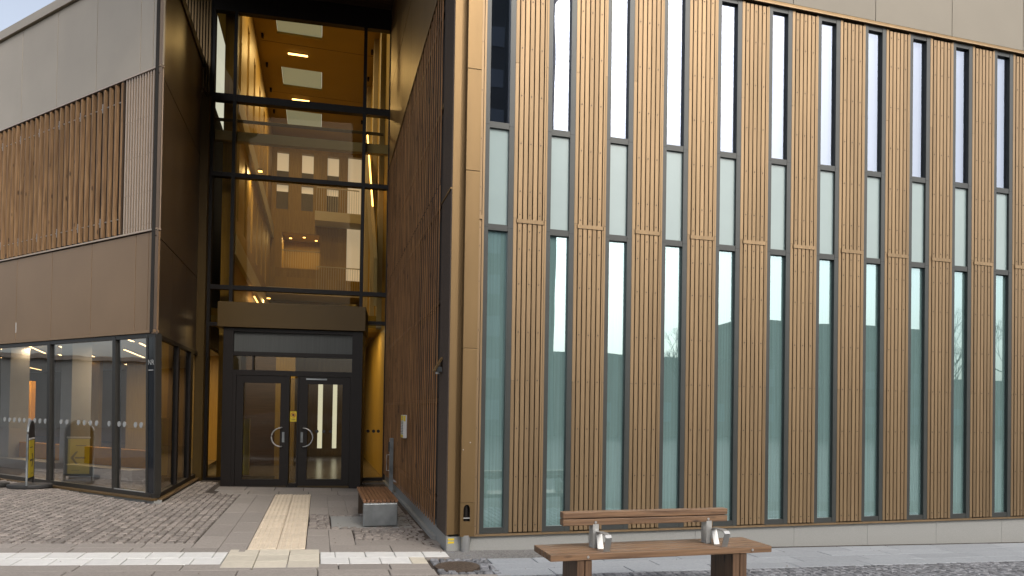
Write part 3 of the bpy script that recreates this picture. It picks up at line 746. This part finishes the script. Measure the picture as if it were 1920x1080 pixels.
ppart('transom_bar', MB().box(-.83, -.80, -.08, .05, 2.34, 2.62), M['black'])
ppart('side_light', MB().box(-.115, .035, -.02, -.012, .12, 2.20), M['glass_door'])
ppart('side_light_rail', MB().box(-.115, .035, -.06, .05, .05, .12), M['black'])
def door(x0, x1, g0, g1, hs):
    mb = MB(); y = (-.075, .0)
    mb.box(x0, g0, *y, .07, 2.235); mb.box(g1, x1, *y, .07, 2.235); mb.box(g0, g1, *y, .07, .20); mb.box(g0, g1, *y, 2.09, 2.235)
    d = ppart('door', mb, M['black'])
    def sub(n, mb, m, sm=False):
        o = link(n, mb.mesh(n, m), d, smooth=sm); return o
    sub('door_glass', MB().box(g0, g1, -.035, -.028, .20, 2.09), M['glass_door'])
    hx = x1 - .10 if hs < 0 else x0 + .10
    pts = [(hx + hs * .185 * math.sin(t), -.135 + (0 if 0 < k < 12 else .0), 1.03 + .185 * math.cos(t)) for k, t in enumerate([math.pi * k / 12 for k in range(13)])]
    pts = [(pts[0][0], -.07, pts[0][2])] + pts + [(pts[-1][0], -.07, pts[-1][2])]
    sub('handle', MB().tube(pts, .0125, 8), M['steel'], True)
    lx = hx + (.03 if hs < 0 else -.03)
    sub('lock_plate', MB().box(lx - .022, lx + .022, -.088, -.074, .93, 1.13), M['galv'])
    return d
dl = door(-1.115, -.148, -.985, -.285, -1)
dr = door(.065, 1.055, .235, .905, 1)
ppart('door_closer', MB().box(.20, .60, -.10, -.074, 2.17, 2.20), M['galv'])
for x, z in ((.30, 1.15), (.42, 1.15), (.55, 1.15), (.68, 1.15)):
    mb = MB(); mb.tube([(x, -.036, z), (x, -.040, z)], .033, 16); ppart('glass_dot', mb, M['blackp'])
# yellow no-entry style sticker
st = root('warning_sticker', PF @ Matrix.Translation((-.042, -.024, 1.44)), 'small yellow prohibition sticker with red ring on the glass between the doors', 'sticker')
link('sheet', MB().box(-.062, .062, -.002, 0, -.10, .10).mesh('sheet', M['yellow']), st)
mb = MB(); n = 24
for k in range(n):
    t0, t1 = 2 * math.pi * k / n, 2 * math.pi * (k + 1) / n
    mb.add([(r_ * math.cos(t), -.004, .03 + r_ * math.sin(t)) for r_, t in ((.040, t0), (.050, t0), (.050, t1), (.040, t1))], [(0, 1, 2, 3)])
mb.T = Matrix.Translation((0, 0, .03)) @ Matrix.Rotation(R(45), 4, 'Y'); mb.box(-.042, .042, -.0045, -.004, -.005, .005); mb.T = Matrix()
link('ring', mb.mesh('ring', M['red']), st)
mb = MB(); mb.tube([(0, -.0025, .03), (0, -.0032, .03)], .026, 12); link('pictogram', mb.mesh('pictogram', M['blackp']), st)
mb = MB(); mb.box(-.045, .045, -.004, -.002, -.055, -.047); mb.box(-.035, .035, -.004, -.002, -.072, -.065); link('print', mb.mesh('print', M['blackp']), st)

# ================================================================== LEFT WING
LW = root('building_wing', LF, 'left wing with bronze panels, timber slats and a glazed ground floor', 'building')
LFi = LF.inverted()
def lpart(name, mb, m, frame=None, par=None, **k):
    o = link(name, mb.mesh(name, m), par or LW, **k)
    if frame is not None: o.matrix_local = LFi @ frame
    return o
Z1, Z2, Z3, ZR = 2.75, 4.37, 6.92, 8.70
seams = [0, .24, .59, 1.885, 3.19, 4.48, 5.78, 7.08, 8.4, 9.7, 11.0, 12.3, 13.6, 14.9, 16.2]
for a0, a1 in zip(seams, seams[1:]):
    bx('facade_panel', M['sky_lit_panel'], LW, -a1 + .006, -a0 - (.006 if a0 else 0), 0, .04, Z3 + .03, ZR, .002)
    bx('facade_panel', M['brown_panel'], LW, -a1 + .006, -a0 - (.006 if a0 else 0), 0, .04, Z1 + .05, Z2 - .03, .002)
bx('trim', M['ribmetal'], LW, -16.2, .0, -.025, .05, Z3, Z3 + .024); bx('trim', M['ribmetal'], LW, -16.2, .0, -.025, .05, Z2 - .012, Z2 + .012)
bx('trim', M['brown_panel'], LW, -16.2, .0, -.03, .05, Z1, Z1 + .045)
bx('parapet_cap', M['sky_lit_panel'], LW, -16.2, .02, -.05, .35, ZR + .01, ZR + .18, .004)
mb = MB(); mb.prism([(-24, .05), (-.09, .05), (-.05 - 1.054 * 9.1, 9.1), (-24, 9.1)], 3.05, ZR); lpart('core_wall', mb, M['gap'])
bx('paint_chip', M['white'], LW, -4.48, -4.46, -.003, 0, 2.95, 3.14)
# ribbed metal beside the corner
for k in range(13):
    if k == 0: rb = MB().prism([(0, .05), (.006, -.012), (.034, -.012), (.040, .05)], 0, Z3 - Z2 - .02).mesh('rib', M['ribmetal'])
    link('rib', rb, LW, (-.060 - k * .0745, 0, Z2 + .014))
mb = MB()
for k in range(13):
    for z in (Z2 + .62, Z2 + 1.22, Z2 + 1.82, Z2 + .1, Z3 - .1):
        mb.T = Matrix.Translation((-.060 - k * .0745 + .023, -.01, z + .012 * (k % 2))); mb.tube([(0, .001, 0), (0, -.003, 0)], .006, 6)
mb.T = Matrix(); o = link('screws', mb.mesh('screws', M['bronze_dark']), LW); o['kind'] = 'stuff'
f3 = MB().box(0, .036, -.0, .060, 0, Z3 - Z2 - .06).mesh('slat', M['wood_fin2'])
x = -1.06; n = 0
while x > -16.0:
    link('slat', f3, LW, (x, -.03 + random.uniform(-.003, .003), Z2 + .03), random.uniform(-.02, .02)); 
    x -= .176; n += 1
    for z in (4.66, 6.60):
        if n % 4 == 0: bx('slat_clip', M['steel'], LW, x + .1, x + .115, -.005, .01, z - .07, z + .08)
bx('slat_rail', M['steel'], LW, -16.1, -1.0, .012, .024, 4.66, 4.675); bx('slat_rail', M['steel'], LW, -16.1, -1.0, .012, .024, 6.60, 6.615)
bx('slat_end', M['bronze_dark'], LW, -1.015, -1.0, -.02, .05, Z2 + .02, Z3)
# recess side of the left wing (dark panels)
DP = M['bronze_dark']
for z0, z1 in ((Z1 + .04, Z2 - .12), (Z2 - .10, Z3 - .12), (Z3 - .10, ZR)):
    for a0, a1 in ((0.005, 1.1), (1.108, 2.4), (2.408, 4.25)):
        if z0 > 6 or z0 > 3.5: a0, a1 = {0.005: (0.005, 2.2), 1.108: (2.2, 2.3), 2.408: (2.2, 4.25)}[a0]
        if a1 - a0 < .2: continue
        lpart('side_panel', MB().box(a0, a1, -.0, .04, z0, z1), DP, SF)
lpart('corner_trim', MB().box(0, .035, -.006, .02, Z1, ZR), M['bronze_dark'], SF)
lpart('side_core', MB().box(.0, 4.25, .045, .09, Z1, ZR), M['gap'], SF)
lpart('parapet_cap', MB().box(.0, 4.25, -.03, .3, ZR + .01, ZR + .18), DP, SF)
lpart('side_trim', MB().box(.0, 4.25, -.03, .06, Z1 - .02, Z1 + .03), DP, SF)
# small pipe bracket at the roof end
mb = MB(); mb.tube([(3.2, -.10, 8.05), (4.2, -.10, 8.05)], .02, 6); lpart('roof_bracket', mb, M['bronze_dark'], SF)
# ground floor glazing (leans out slightly to the foot as in the photo)
def leanbox(mb, x0, x1, y0, y1, z0, z1, k=.032):
    f = lambda x, z: x + (Z1 - z) * k
    mb.add([(f(x0, z0), y0, z0), (f(x1, z0), y0, z0), (f(x1, z0), y1, z0), (f(x0, z0), y1, z0), (f(x0, z1), y0, z1), (f(x1, z1), y0, z1), (f(x1, z1), y1, z1), (f(x0, z1), y1, z1)],
           [(0, 3, 2, 1), (4, 5, 6, 7), (0, 1, 5, 4), (1, 2, 6, 5), (2, 3, 7, 6), (3, 0, 4, 7)])
fr = MB()
for a0, a1 in ((-.01, .03), (.20, .245), (1.10, 1.19), (3.19, 3.28), (5.28, 5.37), (7.37, 7.46), (9.46, 9.55), (11.55, 11.64), (13.64, 13.73)): leanbox(fr, -a1, -a0, -.01, .09, .24, Z1 - .02)
fr.box(-13.7, .07, -.012, .085, .18, .25); fr.box(-13.7, .0, -.005, .085, Z1 - .07, Z1 - .01)
lpart('glazing_frame', fr, M['shopframe'])
for a0, a1 in ((.245, 1.10), (1.19, 3.19), (3.28, 5.28), (5.37, 7.37), (7.46, 9.46), (9.55, 11.55), (11.64, 13.64)):
    mb = MB(); f = lambda x, z: x + (Z1 - z) * .032
    mb.add([(f(-a1, .25), .03, .25), (f(-a0, .25), .03, .25), (f(-a0, Z1 - .06), .03, Z1 - .06), (f(-a1, Z1 - .06), .03, Z1 - .06)], [(0, 1, 2, 3)])
    lpart('pane', mb, M['glass_left'])
mb = MB(); leanbox(mb, -.20, -.03, .0, .02, .25, Z1 - .05); lpart('black_panel', mb, mat('black_glass', (.012, .016, .022), .08))
bx('steel_sill', M['steel'], LW, -1.03, -.18, -.018, -.01, .245, .262)
text_part('wing_number', 'NR', .12, M['dots'], LW, Matrix.Translation((-.085, -.014, 2.28)) @ Matrix.Rotation(R(90), 4, 'X'))
bx('number_line', M['white'], LW, -.15, -.02, -.0145, -.0135, 2.16, 2.168)
mb = MB()
x = -.38
for x in [-.42 - .155 * k for k in range(5)] + [-1.33 - .19 * k for k in range(10)] + [-3.4 - .19 * k for k in range(10)]:
    if random.random() < .12: continue
    mb.tube([(x + .045, .026, 1.30), (x + .045, .020, 1.30)], .045, 18)
o = lpart('glass_dots', mb, M['dots']); o['kind'] = 'stuff'
lpart('base_flashing', MB().prism([(-16.2, -.10), (.14, -.10), (.14, .0), (-16.2, .0)], .15, .18), M['bronze_side'])
lpart('wall_end', MB().box(-16.2, -13.73, 0, .08, .15, Z1), M['brown_panel'])
lpart('plinth', MB().box(-16.2, .13, -.05, .08, -.1, .148), M['granite'])
# side glazing
sg = MB()
for a0, a1 in ((.05, .12), (1.62, 1.74), (2.85, 3.1), (4.6, 4.8)): sg.box(a0, a1, -.04, .05, .2, Z1 - .02)
sg.box(.0, 4.8, -.045, .05, .14, .22); sg.box(.1, 4.8, -.04, .05, Z1 - .08, Z1 - .02)
lpart('glazing_frame', sg, M['black'], SF)
for a0, a1 in ((.12, 1.62), (1.74, 2.85), (3.1, 4.6)):
    lpart('pane', MB().add([(a0, 0, .22), (a1, 0, .22), (a1, 0, Z1 - .08), (a0, 0, Z1 - .08)], [(0, 1, 2, 3)]), M['glass_door'], SF)
lpart('base_flashing', MB().prism([(-.05, -.13), (4.6, -.13), (4.6, 0), (.06, 0)], .12, .148), M['bronze_side'], SF)
lpart('plinth', MB().box(.02, 4.7, -.05, .05, -.1, .12), M['granite'], SF)
# interior of the left wing
poly = [(-24, .1), (-.25, .1), (-.3 - 1.054 * 9.0, 9.0), (-24, 9.0)]
lpart('room_floor', MB().prism(poly, .0, .17), M['floor_in']); lpart('room_ceiling', MB().prism(poly, 3.0, 3.04), M['intwall'])
lpart('room_wall', MB().box(-24, -9.5, 9.0, 9.1, .1, 3.0), mat('warm_interior_wall', (.24, .17, .11), .8, 0, .12, .6)); lpart('room_wall', MB().box(-24.1, -24, .1, 9.1, .1, 3.0), M['intwall'])
for x, y in ((-5.45, 1.4), (-8.15, 1.4), (-10.9, 1.4), (-13.7, 1.4)): lpart('column', MB().box(x - .22, x + .22, y, y + .40, .17, 3.0), M['white'])
for x in (-7.3, -10.5, -13.6): lpart('partition', MB().box(x, x + 1.6, 5.6, 5.7, .17, 3.0), M['amber2'])
lpart('orange_panel', MB().box(-9.9, -9.6, 2.6, 2.7, .17, 2.2), M['orange'])
bs = root('bench_seat', LF @ Matrix.Translation((-2.9, 1.2, .17)), 'long orange bench seat on a white base behind the left wing glass', 'bench')
link('base', MB().box(-2.2, .3, 0, .4, 0, .20).mesh('base', M['white']), bs); link('backrest', MB().box(-2.2, .3, .42, .54, .0, .55).mesh('backrest', M['orange']), bs)
bs = root('bench_seat', LF @ Matrix.Translation((-6.4, 1.2, .17)), 'orange bench seat on a white base at the far left behind glass', 'bench')
link('base', MB().box(-2.4, .9, 0, .4, 0, .20).mesh('base', M['white']), bs); link('backrest', MB().box(-2.4, .9, .42, .54, .0, .55).mesh('backrest', M['orange']), bs)
def llamp(x0, y0, x1, y1, i):
    L_ = math.hypot(x1 - x0, y1 - y0)
    r = root('ceiling_lamp', LF @ Matrix.Translation(((x0 + x1) / 2, (y0 + y1) / 2, 2.95)) @ Matrix.Rotation(math.atan2(y1 - y0, x1 - x0), 4, 'Z'), LLAB[i], 'lamp', 'strip lamps inside the left wing')
    link('housing', MB().box(-L_ / 2, L_ / 2, -.03, .03, .012, .06).mesh('housing', M['intgrey']), r); link('diffuser', MB().box(-L_ / 2, L_ / 2, -.02, .02, 0, .012).mesh('diffuser', M['lamp']), r)
    if i % 2 == 0:
        L = bpy.data.lights.new('lamp_light', 'AREA'); L.energy = 26; L.color = (1, .74, .46); L.size = L_; L.size_y = .1; L.shape = 'RECTANGLE'
        o = bpy.data.objects.new('lamp_light', L); col.objects.link(o); o.parent = r; o.location = (0, 0, -.03)
LAMPS = [(-7.75, 1.7, -9.76, 2.98), (-7.72, 2.75, -9.7, 4.2), (-6.34, 3.13, -8.52, 4.94), (-10.81, 4.33, -13.68, 6.46), (-12.08, 6.45, -15.0, 8.7), (-17.18, 5.63, -19.6, 7.43),
         (-4.28, 2.29, -4.91, 2.82), (-3.8, 1.77, -4.06, 2.02), (-9.79, 3.33, -10.15, 3.57), (-7.0, 2.0, -7.26, 2.18), (-9.37, 1.81, -9.86, 2.1), (-13.02, 3.33, -13.45, 3.61)]
LLAB = ['long warm strip lamp high behind the leftmost large pane', 'warm strip lamp just left of the slim door-width pane in the middle bay', 'longest bright strip lamp behind the narrow pane at the corner',
        'thin strip lamp seen low behind the middle pane right of the column', 'faint strip lamp lowest behind the narrow corner pane', 'pair-like thin strip lamp deep in the left room behind the leftmost pane',
        'short bright lamp at the top right of the narrow corner pane', 'shortest lamp at the top left of the narrow corner pane', 'short lamp second from the top left of the column in the middle pane',
        'short lamp at the very top left of the column in the middle pane', 'short lamp at the upper left edge of the leftmost pane', 'short lamp below another at the left edge of the leftmost pane']
for i, q in enumerate(LAMPS): llamp(*q, i)

# ================================================================== STREET FURNITURE
# foreground bench
bn = root('park_bench', FF @ Matrix.Translation((1.5, -2.05, gz(1.5))), 'long brown timber bench with steel armrests and a two-beam backrest in the foreground', 'bench')
zt = .43 - gz(1.5)
for k in range(5):
    y0 = -.232 + k * .093
    link('seat_beam', MB().box(-1.05, 1.05, 0, .079, 0, .055).mesh('seat_beam', M['wood_bench']), bn, (0, y0, zt - .055 + random.uniform(-.001, .001)), 0, .004)
zb = .628 - gz(1.5)
for k in range(2): link('back_beam', MB().box(-.80, .80, 0, .082, 0, .055).mesh('back_beam', M['wood_bench']), bn, (-.07, -.022, zb + k * .062), 0, .005)
def strap(pts, wd, th=.008):
    """flat steel strap following a path in the yz plane, width along x"""
    mb = MB(); n = len(pts); vs = []
    for i, (y, z) in enumerate(pts):
        a_ = pts[max(0, i - 1)]; b_ = pts[min(n - 1, i + 1)]; dy, dz = b_[0] - a_[0], b_[1] - a_[1]; L = math.hypot(dy, dz)
        ny, nz = -dz / L * th / 2, dy / L * th / 2
        vs += [(0, y + ny, z + nz), (wd, y + ny, z + nz), (wd, y - ny, z - nz), (0, y - ny, z - nz)]
    fs = [(0, 1, 2, 3), (4 * n - 1, 4 * n - 2, 4 * n - 3, 4 * n - 4)]
    for i in range(n - 1):
        for k in range(4): fs.append((4 * i + k, 4 * i + 4 + k, 4 * i + 4 + (k + 1) % 4, 4 * i + (k + 1) % 4))
    return mb.add(vs, fs)
arm_pts = [(-.150, zt), (-.195, zt + .125), (-.175, zt + .142)] + [(-.175 + .035 * k, zt + .142 + .006 * math.sin(math.pi * k / 5)) for k in range(1, 5)] + [(.005, zt + .142), (.022, zt + .125), (-.025, zt)]
for s in (.935, 2.065):
    o = link('armrest', strap(arm_pts, .055).mesh('armrest', M['steel']), bn, (s - 1.5, -.04, 0))
sup = [(-.05, zt + .004), (.03, zt + .004), (.035, zt + .01), (.035, zt + .20), (.02, zt + .245)]
for s in (.905, 2.01):
    link('back_support', MB().box(0, .055, -.006, .002, zt, zb + .01).box(.0, .055, .075, .083, zt, zb + .01).box(0, .055, -.006, .083, zt, zt + .006).mesh('back_support', M['steel']), bn, (s - 1.5, -.02, 0))
for x in (.78, 2.35):
    mb = MB(); mb.tube([(x - 1.5, -.234, zt - .028), (x - 1.5, -.239, zt - .028)], .011, 12); link('bolt', mb.mesh('bolt', M['steel']), bn)
for x in (.93, 2.03):
    mb = MB(); mb.tube([(x - 1.5, -.024, zb + .026), (x - 1.5, -.029, zb + .026)], .011, 12); link('bolt', mb.mesh('bolt', M['steel']), bn)
for s0, s1 in ((.69, .82), (2.16, 2.30)):
    for k, (y0, y1) in enumerate(((-.20, -.155), (-.153, .10), (.102, .19))):
        pass
    lg = link('leg', MB().box(0, s1 - s0, 0, .34, 0, zt - .057).mesh('leg', M['wood_bench_z']), bn, (s0 - 1.5, -.20, 0), 0, .003)
    link('leg_board', MB().box(0, (s1 - s0) * .48, -.022, -.001, 0.01, zt - .06).mesh('leg_board', M['wood_bench_z']), lg, (0, 0, 0), 0, .002)
    link('leg_board', MB().box((s1 - s0) * .54, (s1 - s0), -.022, -.001, 0.01, zt - .06).mesh('leg_board', M['wood_bench_z']), lg, (0, 0, 0), 0, .002)
# small bench by the door
sb = root('stool_bench', FF @ Matrix.Translation((-.59, 1.67, gz(-.59))), 'small slatted wooden bench on galvanised steel sides near the entrance doors', 'bench')
z_ = .405 - gz(-.59); z_ = .36
def ubox(y): return MB().box(-.225, .225, y, y + .012, 0, z_ - .045)
link('side_plate', MB().box(-.225, .225, 0, .10, 0.012, z_ - .045).mesh('side_plate', M['galv']), sb, (0, 0, 0), 0, .012)
link('side_plate', MB().box(-.225, .225, 0, .08, 0.0, z_ - .045).mesh('side_plate', M['bronze_dark']), sb, (0, 1.23, 0), 0, .006)
link('top_plate', MB().box(-.22, .22, .0, 1.60, z_ - .045, z_ - .038).mesh('top_plate', M['steel']), sb)
for k in range(9): link('slat', MB().box(0, .043, -.01, 1.62, 0, .038).mesh('slat', M['wood_red']), sb, (-.228 + k * .0516, 0, z_ - .036), 0, .003)
# intercom post
ip = root('intercom_post', FF @ Matrix.Translation((-.10, 5.3, gz(0))), 'slim grey metal post with a small pull handle beside the slatted wall', 'post')
link('post', MB().box(-.035, .035, -.035, .035, 0, 1.05).mesh('post', M['galv']), ip, bevel=.004)
mb = MB(); mb.tube([(-.035, -.02, .45), (-.085, -.02, .45), (-.085, -.02, .74), (-.035, -.02, .74)], .008, 6); link('handle', mb.mesh('handle', M['steel']), ip)
link('reader', MB().box(-.055, -.035, -.03, .03, .80, .98).mesh('reader', M['blackp']), ip)
# notice on the slatted wall
no = root('notice_sign', FF @ Matrix.Translation((-.033, 3.75, 1.34)), 'small white and yellow notice board mounted on the vertical wooden slats', 'sign')
link('board', MB().box(-.055, 0, -.17, .17, -.19, .18).mesh('board', M['white']), no)
link('header', MB().box(-.0575, -.0555, -.16, .16, .09, .17).mesh('header', M['yellow']), no); link('footer', MB().box(-.0575, -.0555, -.16, .16, -.185, -.14).mesh('footer', M['yellow']), no)
mb = MB()
for k in range(8): mb.box(-.0572, -.0555, -.14, .14 - .03 * (k % 3), .06 - k * .026, .068 - k * .026)
link('print', mb.mesh('print', M['blackp']), no)
link('edge_mark', MB().box(-.05, -.02, -.1715, -.17, .08, .17).mesh('edge_mark', M['yellow']), no)
# wall lamp on the dark corner board
wl = root('wall_lamp', FF @ Matrix.Translation((-.013, .45, 2.12)), 'small bracket lamp with slanted bronze shade on the dark corner board', 'lamp')
link('shade', MB().prism([(-.012, .10), (0, .115), (0, .085), (-.085, -.06), (-.10, -.05)], -.07, .07, 'y').mesh('shade', M['bronze_side']), wl)
link('body', MB().box(-.06, 0, -.035, .035, -.06, .0).mesh('body', M['galv']), wl)
mb = MB(); mb.tube([(-.045, 0, -.085), (-.045, 0, -.06)], .026, 12); link('lens', mb.mesh('lens', M['steel']), wl)
# pavement signs
def pavement_sign(mtx, label, panel_rot):
    r = root('pavement_sign', mtx, label, 'sign', 'pavement signs on oval bases')
    mb = MB(); pts = [(.34 * math.cos(t), .25 * math.sin(t)) for t in [2 * math.pi * k / 32 for k in range(32)]]
    mb.prism(pts, 0, .075); 
    o = link('base', mb.mesh('base', M['rubber']), r, (0, 0, 0), 0, .02)
    P = link('panel', MB().prism([(-.235, .15), (.235, .15), (.235, .93)] + [(.235 * math.cos(t), .93 + .22 * math.sin(t)) for t in [math.pi * k / 16 for k in range(1, 16)]] + [(-.235, .93)], -.012, .012, 'y').mesh('panel', M['black']), r, (0, 0, 0), panel_rot)
    tb = [(-.25, 0, .06), (-.25, 0, .93)] + [(-.25 * math.cos(t), 0, .93 + .235 * math.sin(t)) for t in [math.pi * k / 16 for k in range(1, 16)]] + [(.25, 0, .93), (.25, 0, .06)]
    link('tube_frame', MB().tube(tb, .018, 8).mesh('tube_frame', M['galv']), P)
    link('leg', MB().box(-.262, -.228, -.014, .014, .05, .9).mesh('leg', M['black']), P); link('leg', MB().box(.228, .262, -.014, .014, .05, .9).mesh('leg', M['black']), P)
    for sgn in (-1, 1):
        T_ = Matrix.Rotation(0 if sgn < 0 else math.pi, 4, 'Z')
        mb = MB(); mb.T = T_; mb.box(-.19, .19, -.017, -.0125, .19, .83, 0); mb.box(-.21, .21, -.019, -.0128, .84, .87, 1)
        link('poster', mb.mesh('poster', [M['yellow'], M['white']]), P)
        mb = MB(); mb.T = T_
        mb.box(-.12, .06, -.0195, -.0172, .47, .50); mb.prism([(.01, .60), (.05, .60), (.14, .485), (.05, .37), (.01, .37), (.09, .485)], -.0195, -.0172, 'y')
        mb.box(-.13, .05, -.0195, -.0172, .70, .715); mb.box(-.02, .12, -.0195, -.0172, .25, .256)
        link('arrow', mb.mesh('arrow', M['blackp']), P)
    return r
sm_ = FF @ Matrix()
pos = Vector((-8.31, 12.0, 0)); sF = FF.inverted() @ pos
pavement_sign(Matrix.Translation((-8.31, 12.0, gz(sF.x))) @ Matrix.Rotation(R(15), 4, 'Z'), 'arched black pavement sign with a yellow arrow poster on an oval rubber base', R(99))
pos = Vector((-9.02, 11.95, 0)); sF = FF.inverted() @ pos
r2 = root('sign_base', Matrix.Translation((-9.02, 11.95, gz(sF.x))) @ Matrix.Rotation(R(15), 4, 'Z'), 'oval black rubber sign base cut off by the left picture edge', 'sign')
pts = [(.34 * math.cos(t), .25 * math.sin(t)) for t in [2 * math.pi * k / 32 for k in range(32)]]
link('base', MB().prism(pts, 0, .075).mesh('base', M['rubber']), r2, (0, 0, 0), 0, .02); link('socket', MB().box(-.03, .03, -.03, .03, .07, .12).mesh('socket', M['black']), r2)

# dry litter on the paving
lf_ = MB(); random.seed(5)
for i in range(170):
    if i < 110: s_ = random.uniform(-1.2, -.1); v_ = random.uniform(.2, 6)
    else: s_ = random.uniform(-7, 6); v_ = random.uniform(-1.6, 1.5) if s_ < -.3 else random.uniform(-1.2, -.05)
    r_ = random.uniform(.006, .016)
    lf_.T = Matrix.Translation((s_, v_, gz(s_) + .008)) @ Matrix.Rotation(random.random() * 6, 4, 'Z') @ Matrix.Rotation(random.uniform(-.5, .5), 4, 'X')
    lf_.add([(-r_, 0, 0), (0, -r_ * .5, .002), (r_, 0, 0), (0, r_ * .5, .003)], [(0, 1, 2, 3)])
lf_.T = Matrix()
tag(link('dry_leaves', lf_.mesh('dry_leaves', mat('dry_leaf', (.16, .10, .05), .9, 0, .4, 30)), None, K, AF), 'scattered dry leaf crumbs lying on the paving', 'leaves', kind='stuff')
# ================================================================== BEHIND THE CAMERA (seen as reflections)
def bld(s0, s1, v0, v1, h, m, label, wins=True, T_=FF, nh=3.1, wm='fac_w'):
    r = root('opposite_building', T_ @ Matrix.Translation((s0, v0, -.4)), label, 'building')
    W_b, D_b = s1 - s0, v1 - v0
    link('body', MB().box(0, W_b, 0, D_b, 0, h + .4).mesh('body', m), r)
    link('roof_edge', MB().box(-.15, W_b + .15, -.15, D_b + .15, h + .4, h + .65).mesh('roof_edge', M['intgrey']), r)
    if wins:
        wm_ = MB().box(0, 1.2, -.04, .02, 0, 1.5).mesh('window', M[wm]); k = 0
        z = 1.4
        while z + 1.8 < h:
            x = .8
            while x + 1.4 < W_b and k < 150:
                link('window', wm_, r, (x, D_b + .02, z)); x += 2.6; k += 1
            z += nh
    return r
bld(-6, 15.6, -56, -42.3, 33, M['fac_a'], 'tall grey block reflected in the first windows from the corner', True)
bld(15.7, 32.8, -54, -42.3, 6.0, M['fac_b'], 'low brick building reflected as a dark skyline in the windows')
bld(32.9, 53, -54, -42.3, 9.3, M['fac_a'], 'higher flat grey building reflected in the windows on the right')
bld(53.1, 95, -54, -42.3, 4.9, M['fac_b'], 'low long building reflected in the last windows on the right')
bld(0, 60, -20, 0, 4.3, M['fac_a'], 'long low dark building reflected in the left wing shop glass', True, Matrix.Translation((-62, -22, 0)) @ Matrix.Rotation(R(90), 4, 'Z') @ Matrix.Translation((0, 0, 0)))
def bare_tree(T_, h, label):
    r = root('bare_tree', T_, label, 'tree'); random.seed(int(h * 10))
    tr = MB(); tr.tube([(0, 0, -.4), (.05, 0, h * .2), (0, .05, h * .45)], [.16, .13, .09], 8); link('trunk', tr.mesh('trunk', M['bark']), r)
    br = MB()
    def grow(p, d, L, rad, dep):
        q = p + d * L; br.tube([p, p + d * L * .5 + Vector((random.uniform(-.05, .05),) * 3), q], [rad, rad * .8, rad * .6], 4, cap=False)
        if dep:
            for _ in range(3 if dep > 1 else 4):
                nd = (d + Vector((random.uniform(-.6, .6), random.uniform(-.6, .6), random.uniform(-.1, .5)))).normalized(); grow(q, nd, L * .72, rad * .6, dep - 1)
    for k in range(5): grow(Vector((0, .0, h * (.25 + .05 * k))), Vector((random.uniform(-.7, .7), random.uniform(-.7, .7), .9)).normalized(), h * .22, .06, 4)
    link('crown', br.mesh('crown', M['bark']), r)
bare_tree(FF @ Matrix.Translation((26.5, -40.5, 0)), 8.2, 'bare tree mirrored in the fourth window from the corner')
bare_tree(FF @ Matrix.Translation((51.5, -40.5, 0)), 11.0, 'bare tree mirrored in the ninth window from the corner')
bare_tree(FF @ Matrix.Translation((61.0, -40.0, 0)), 12.5, 'tall bare tree mirrored in the last window on the right')
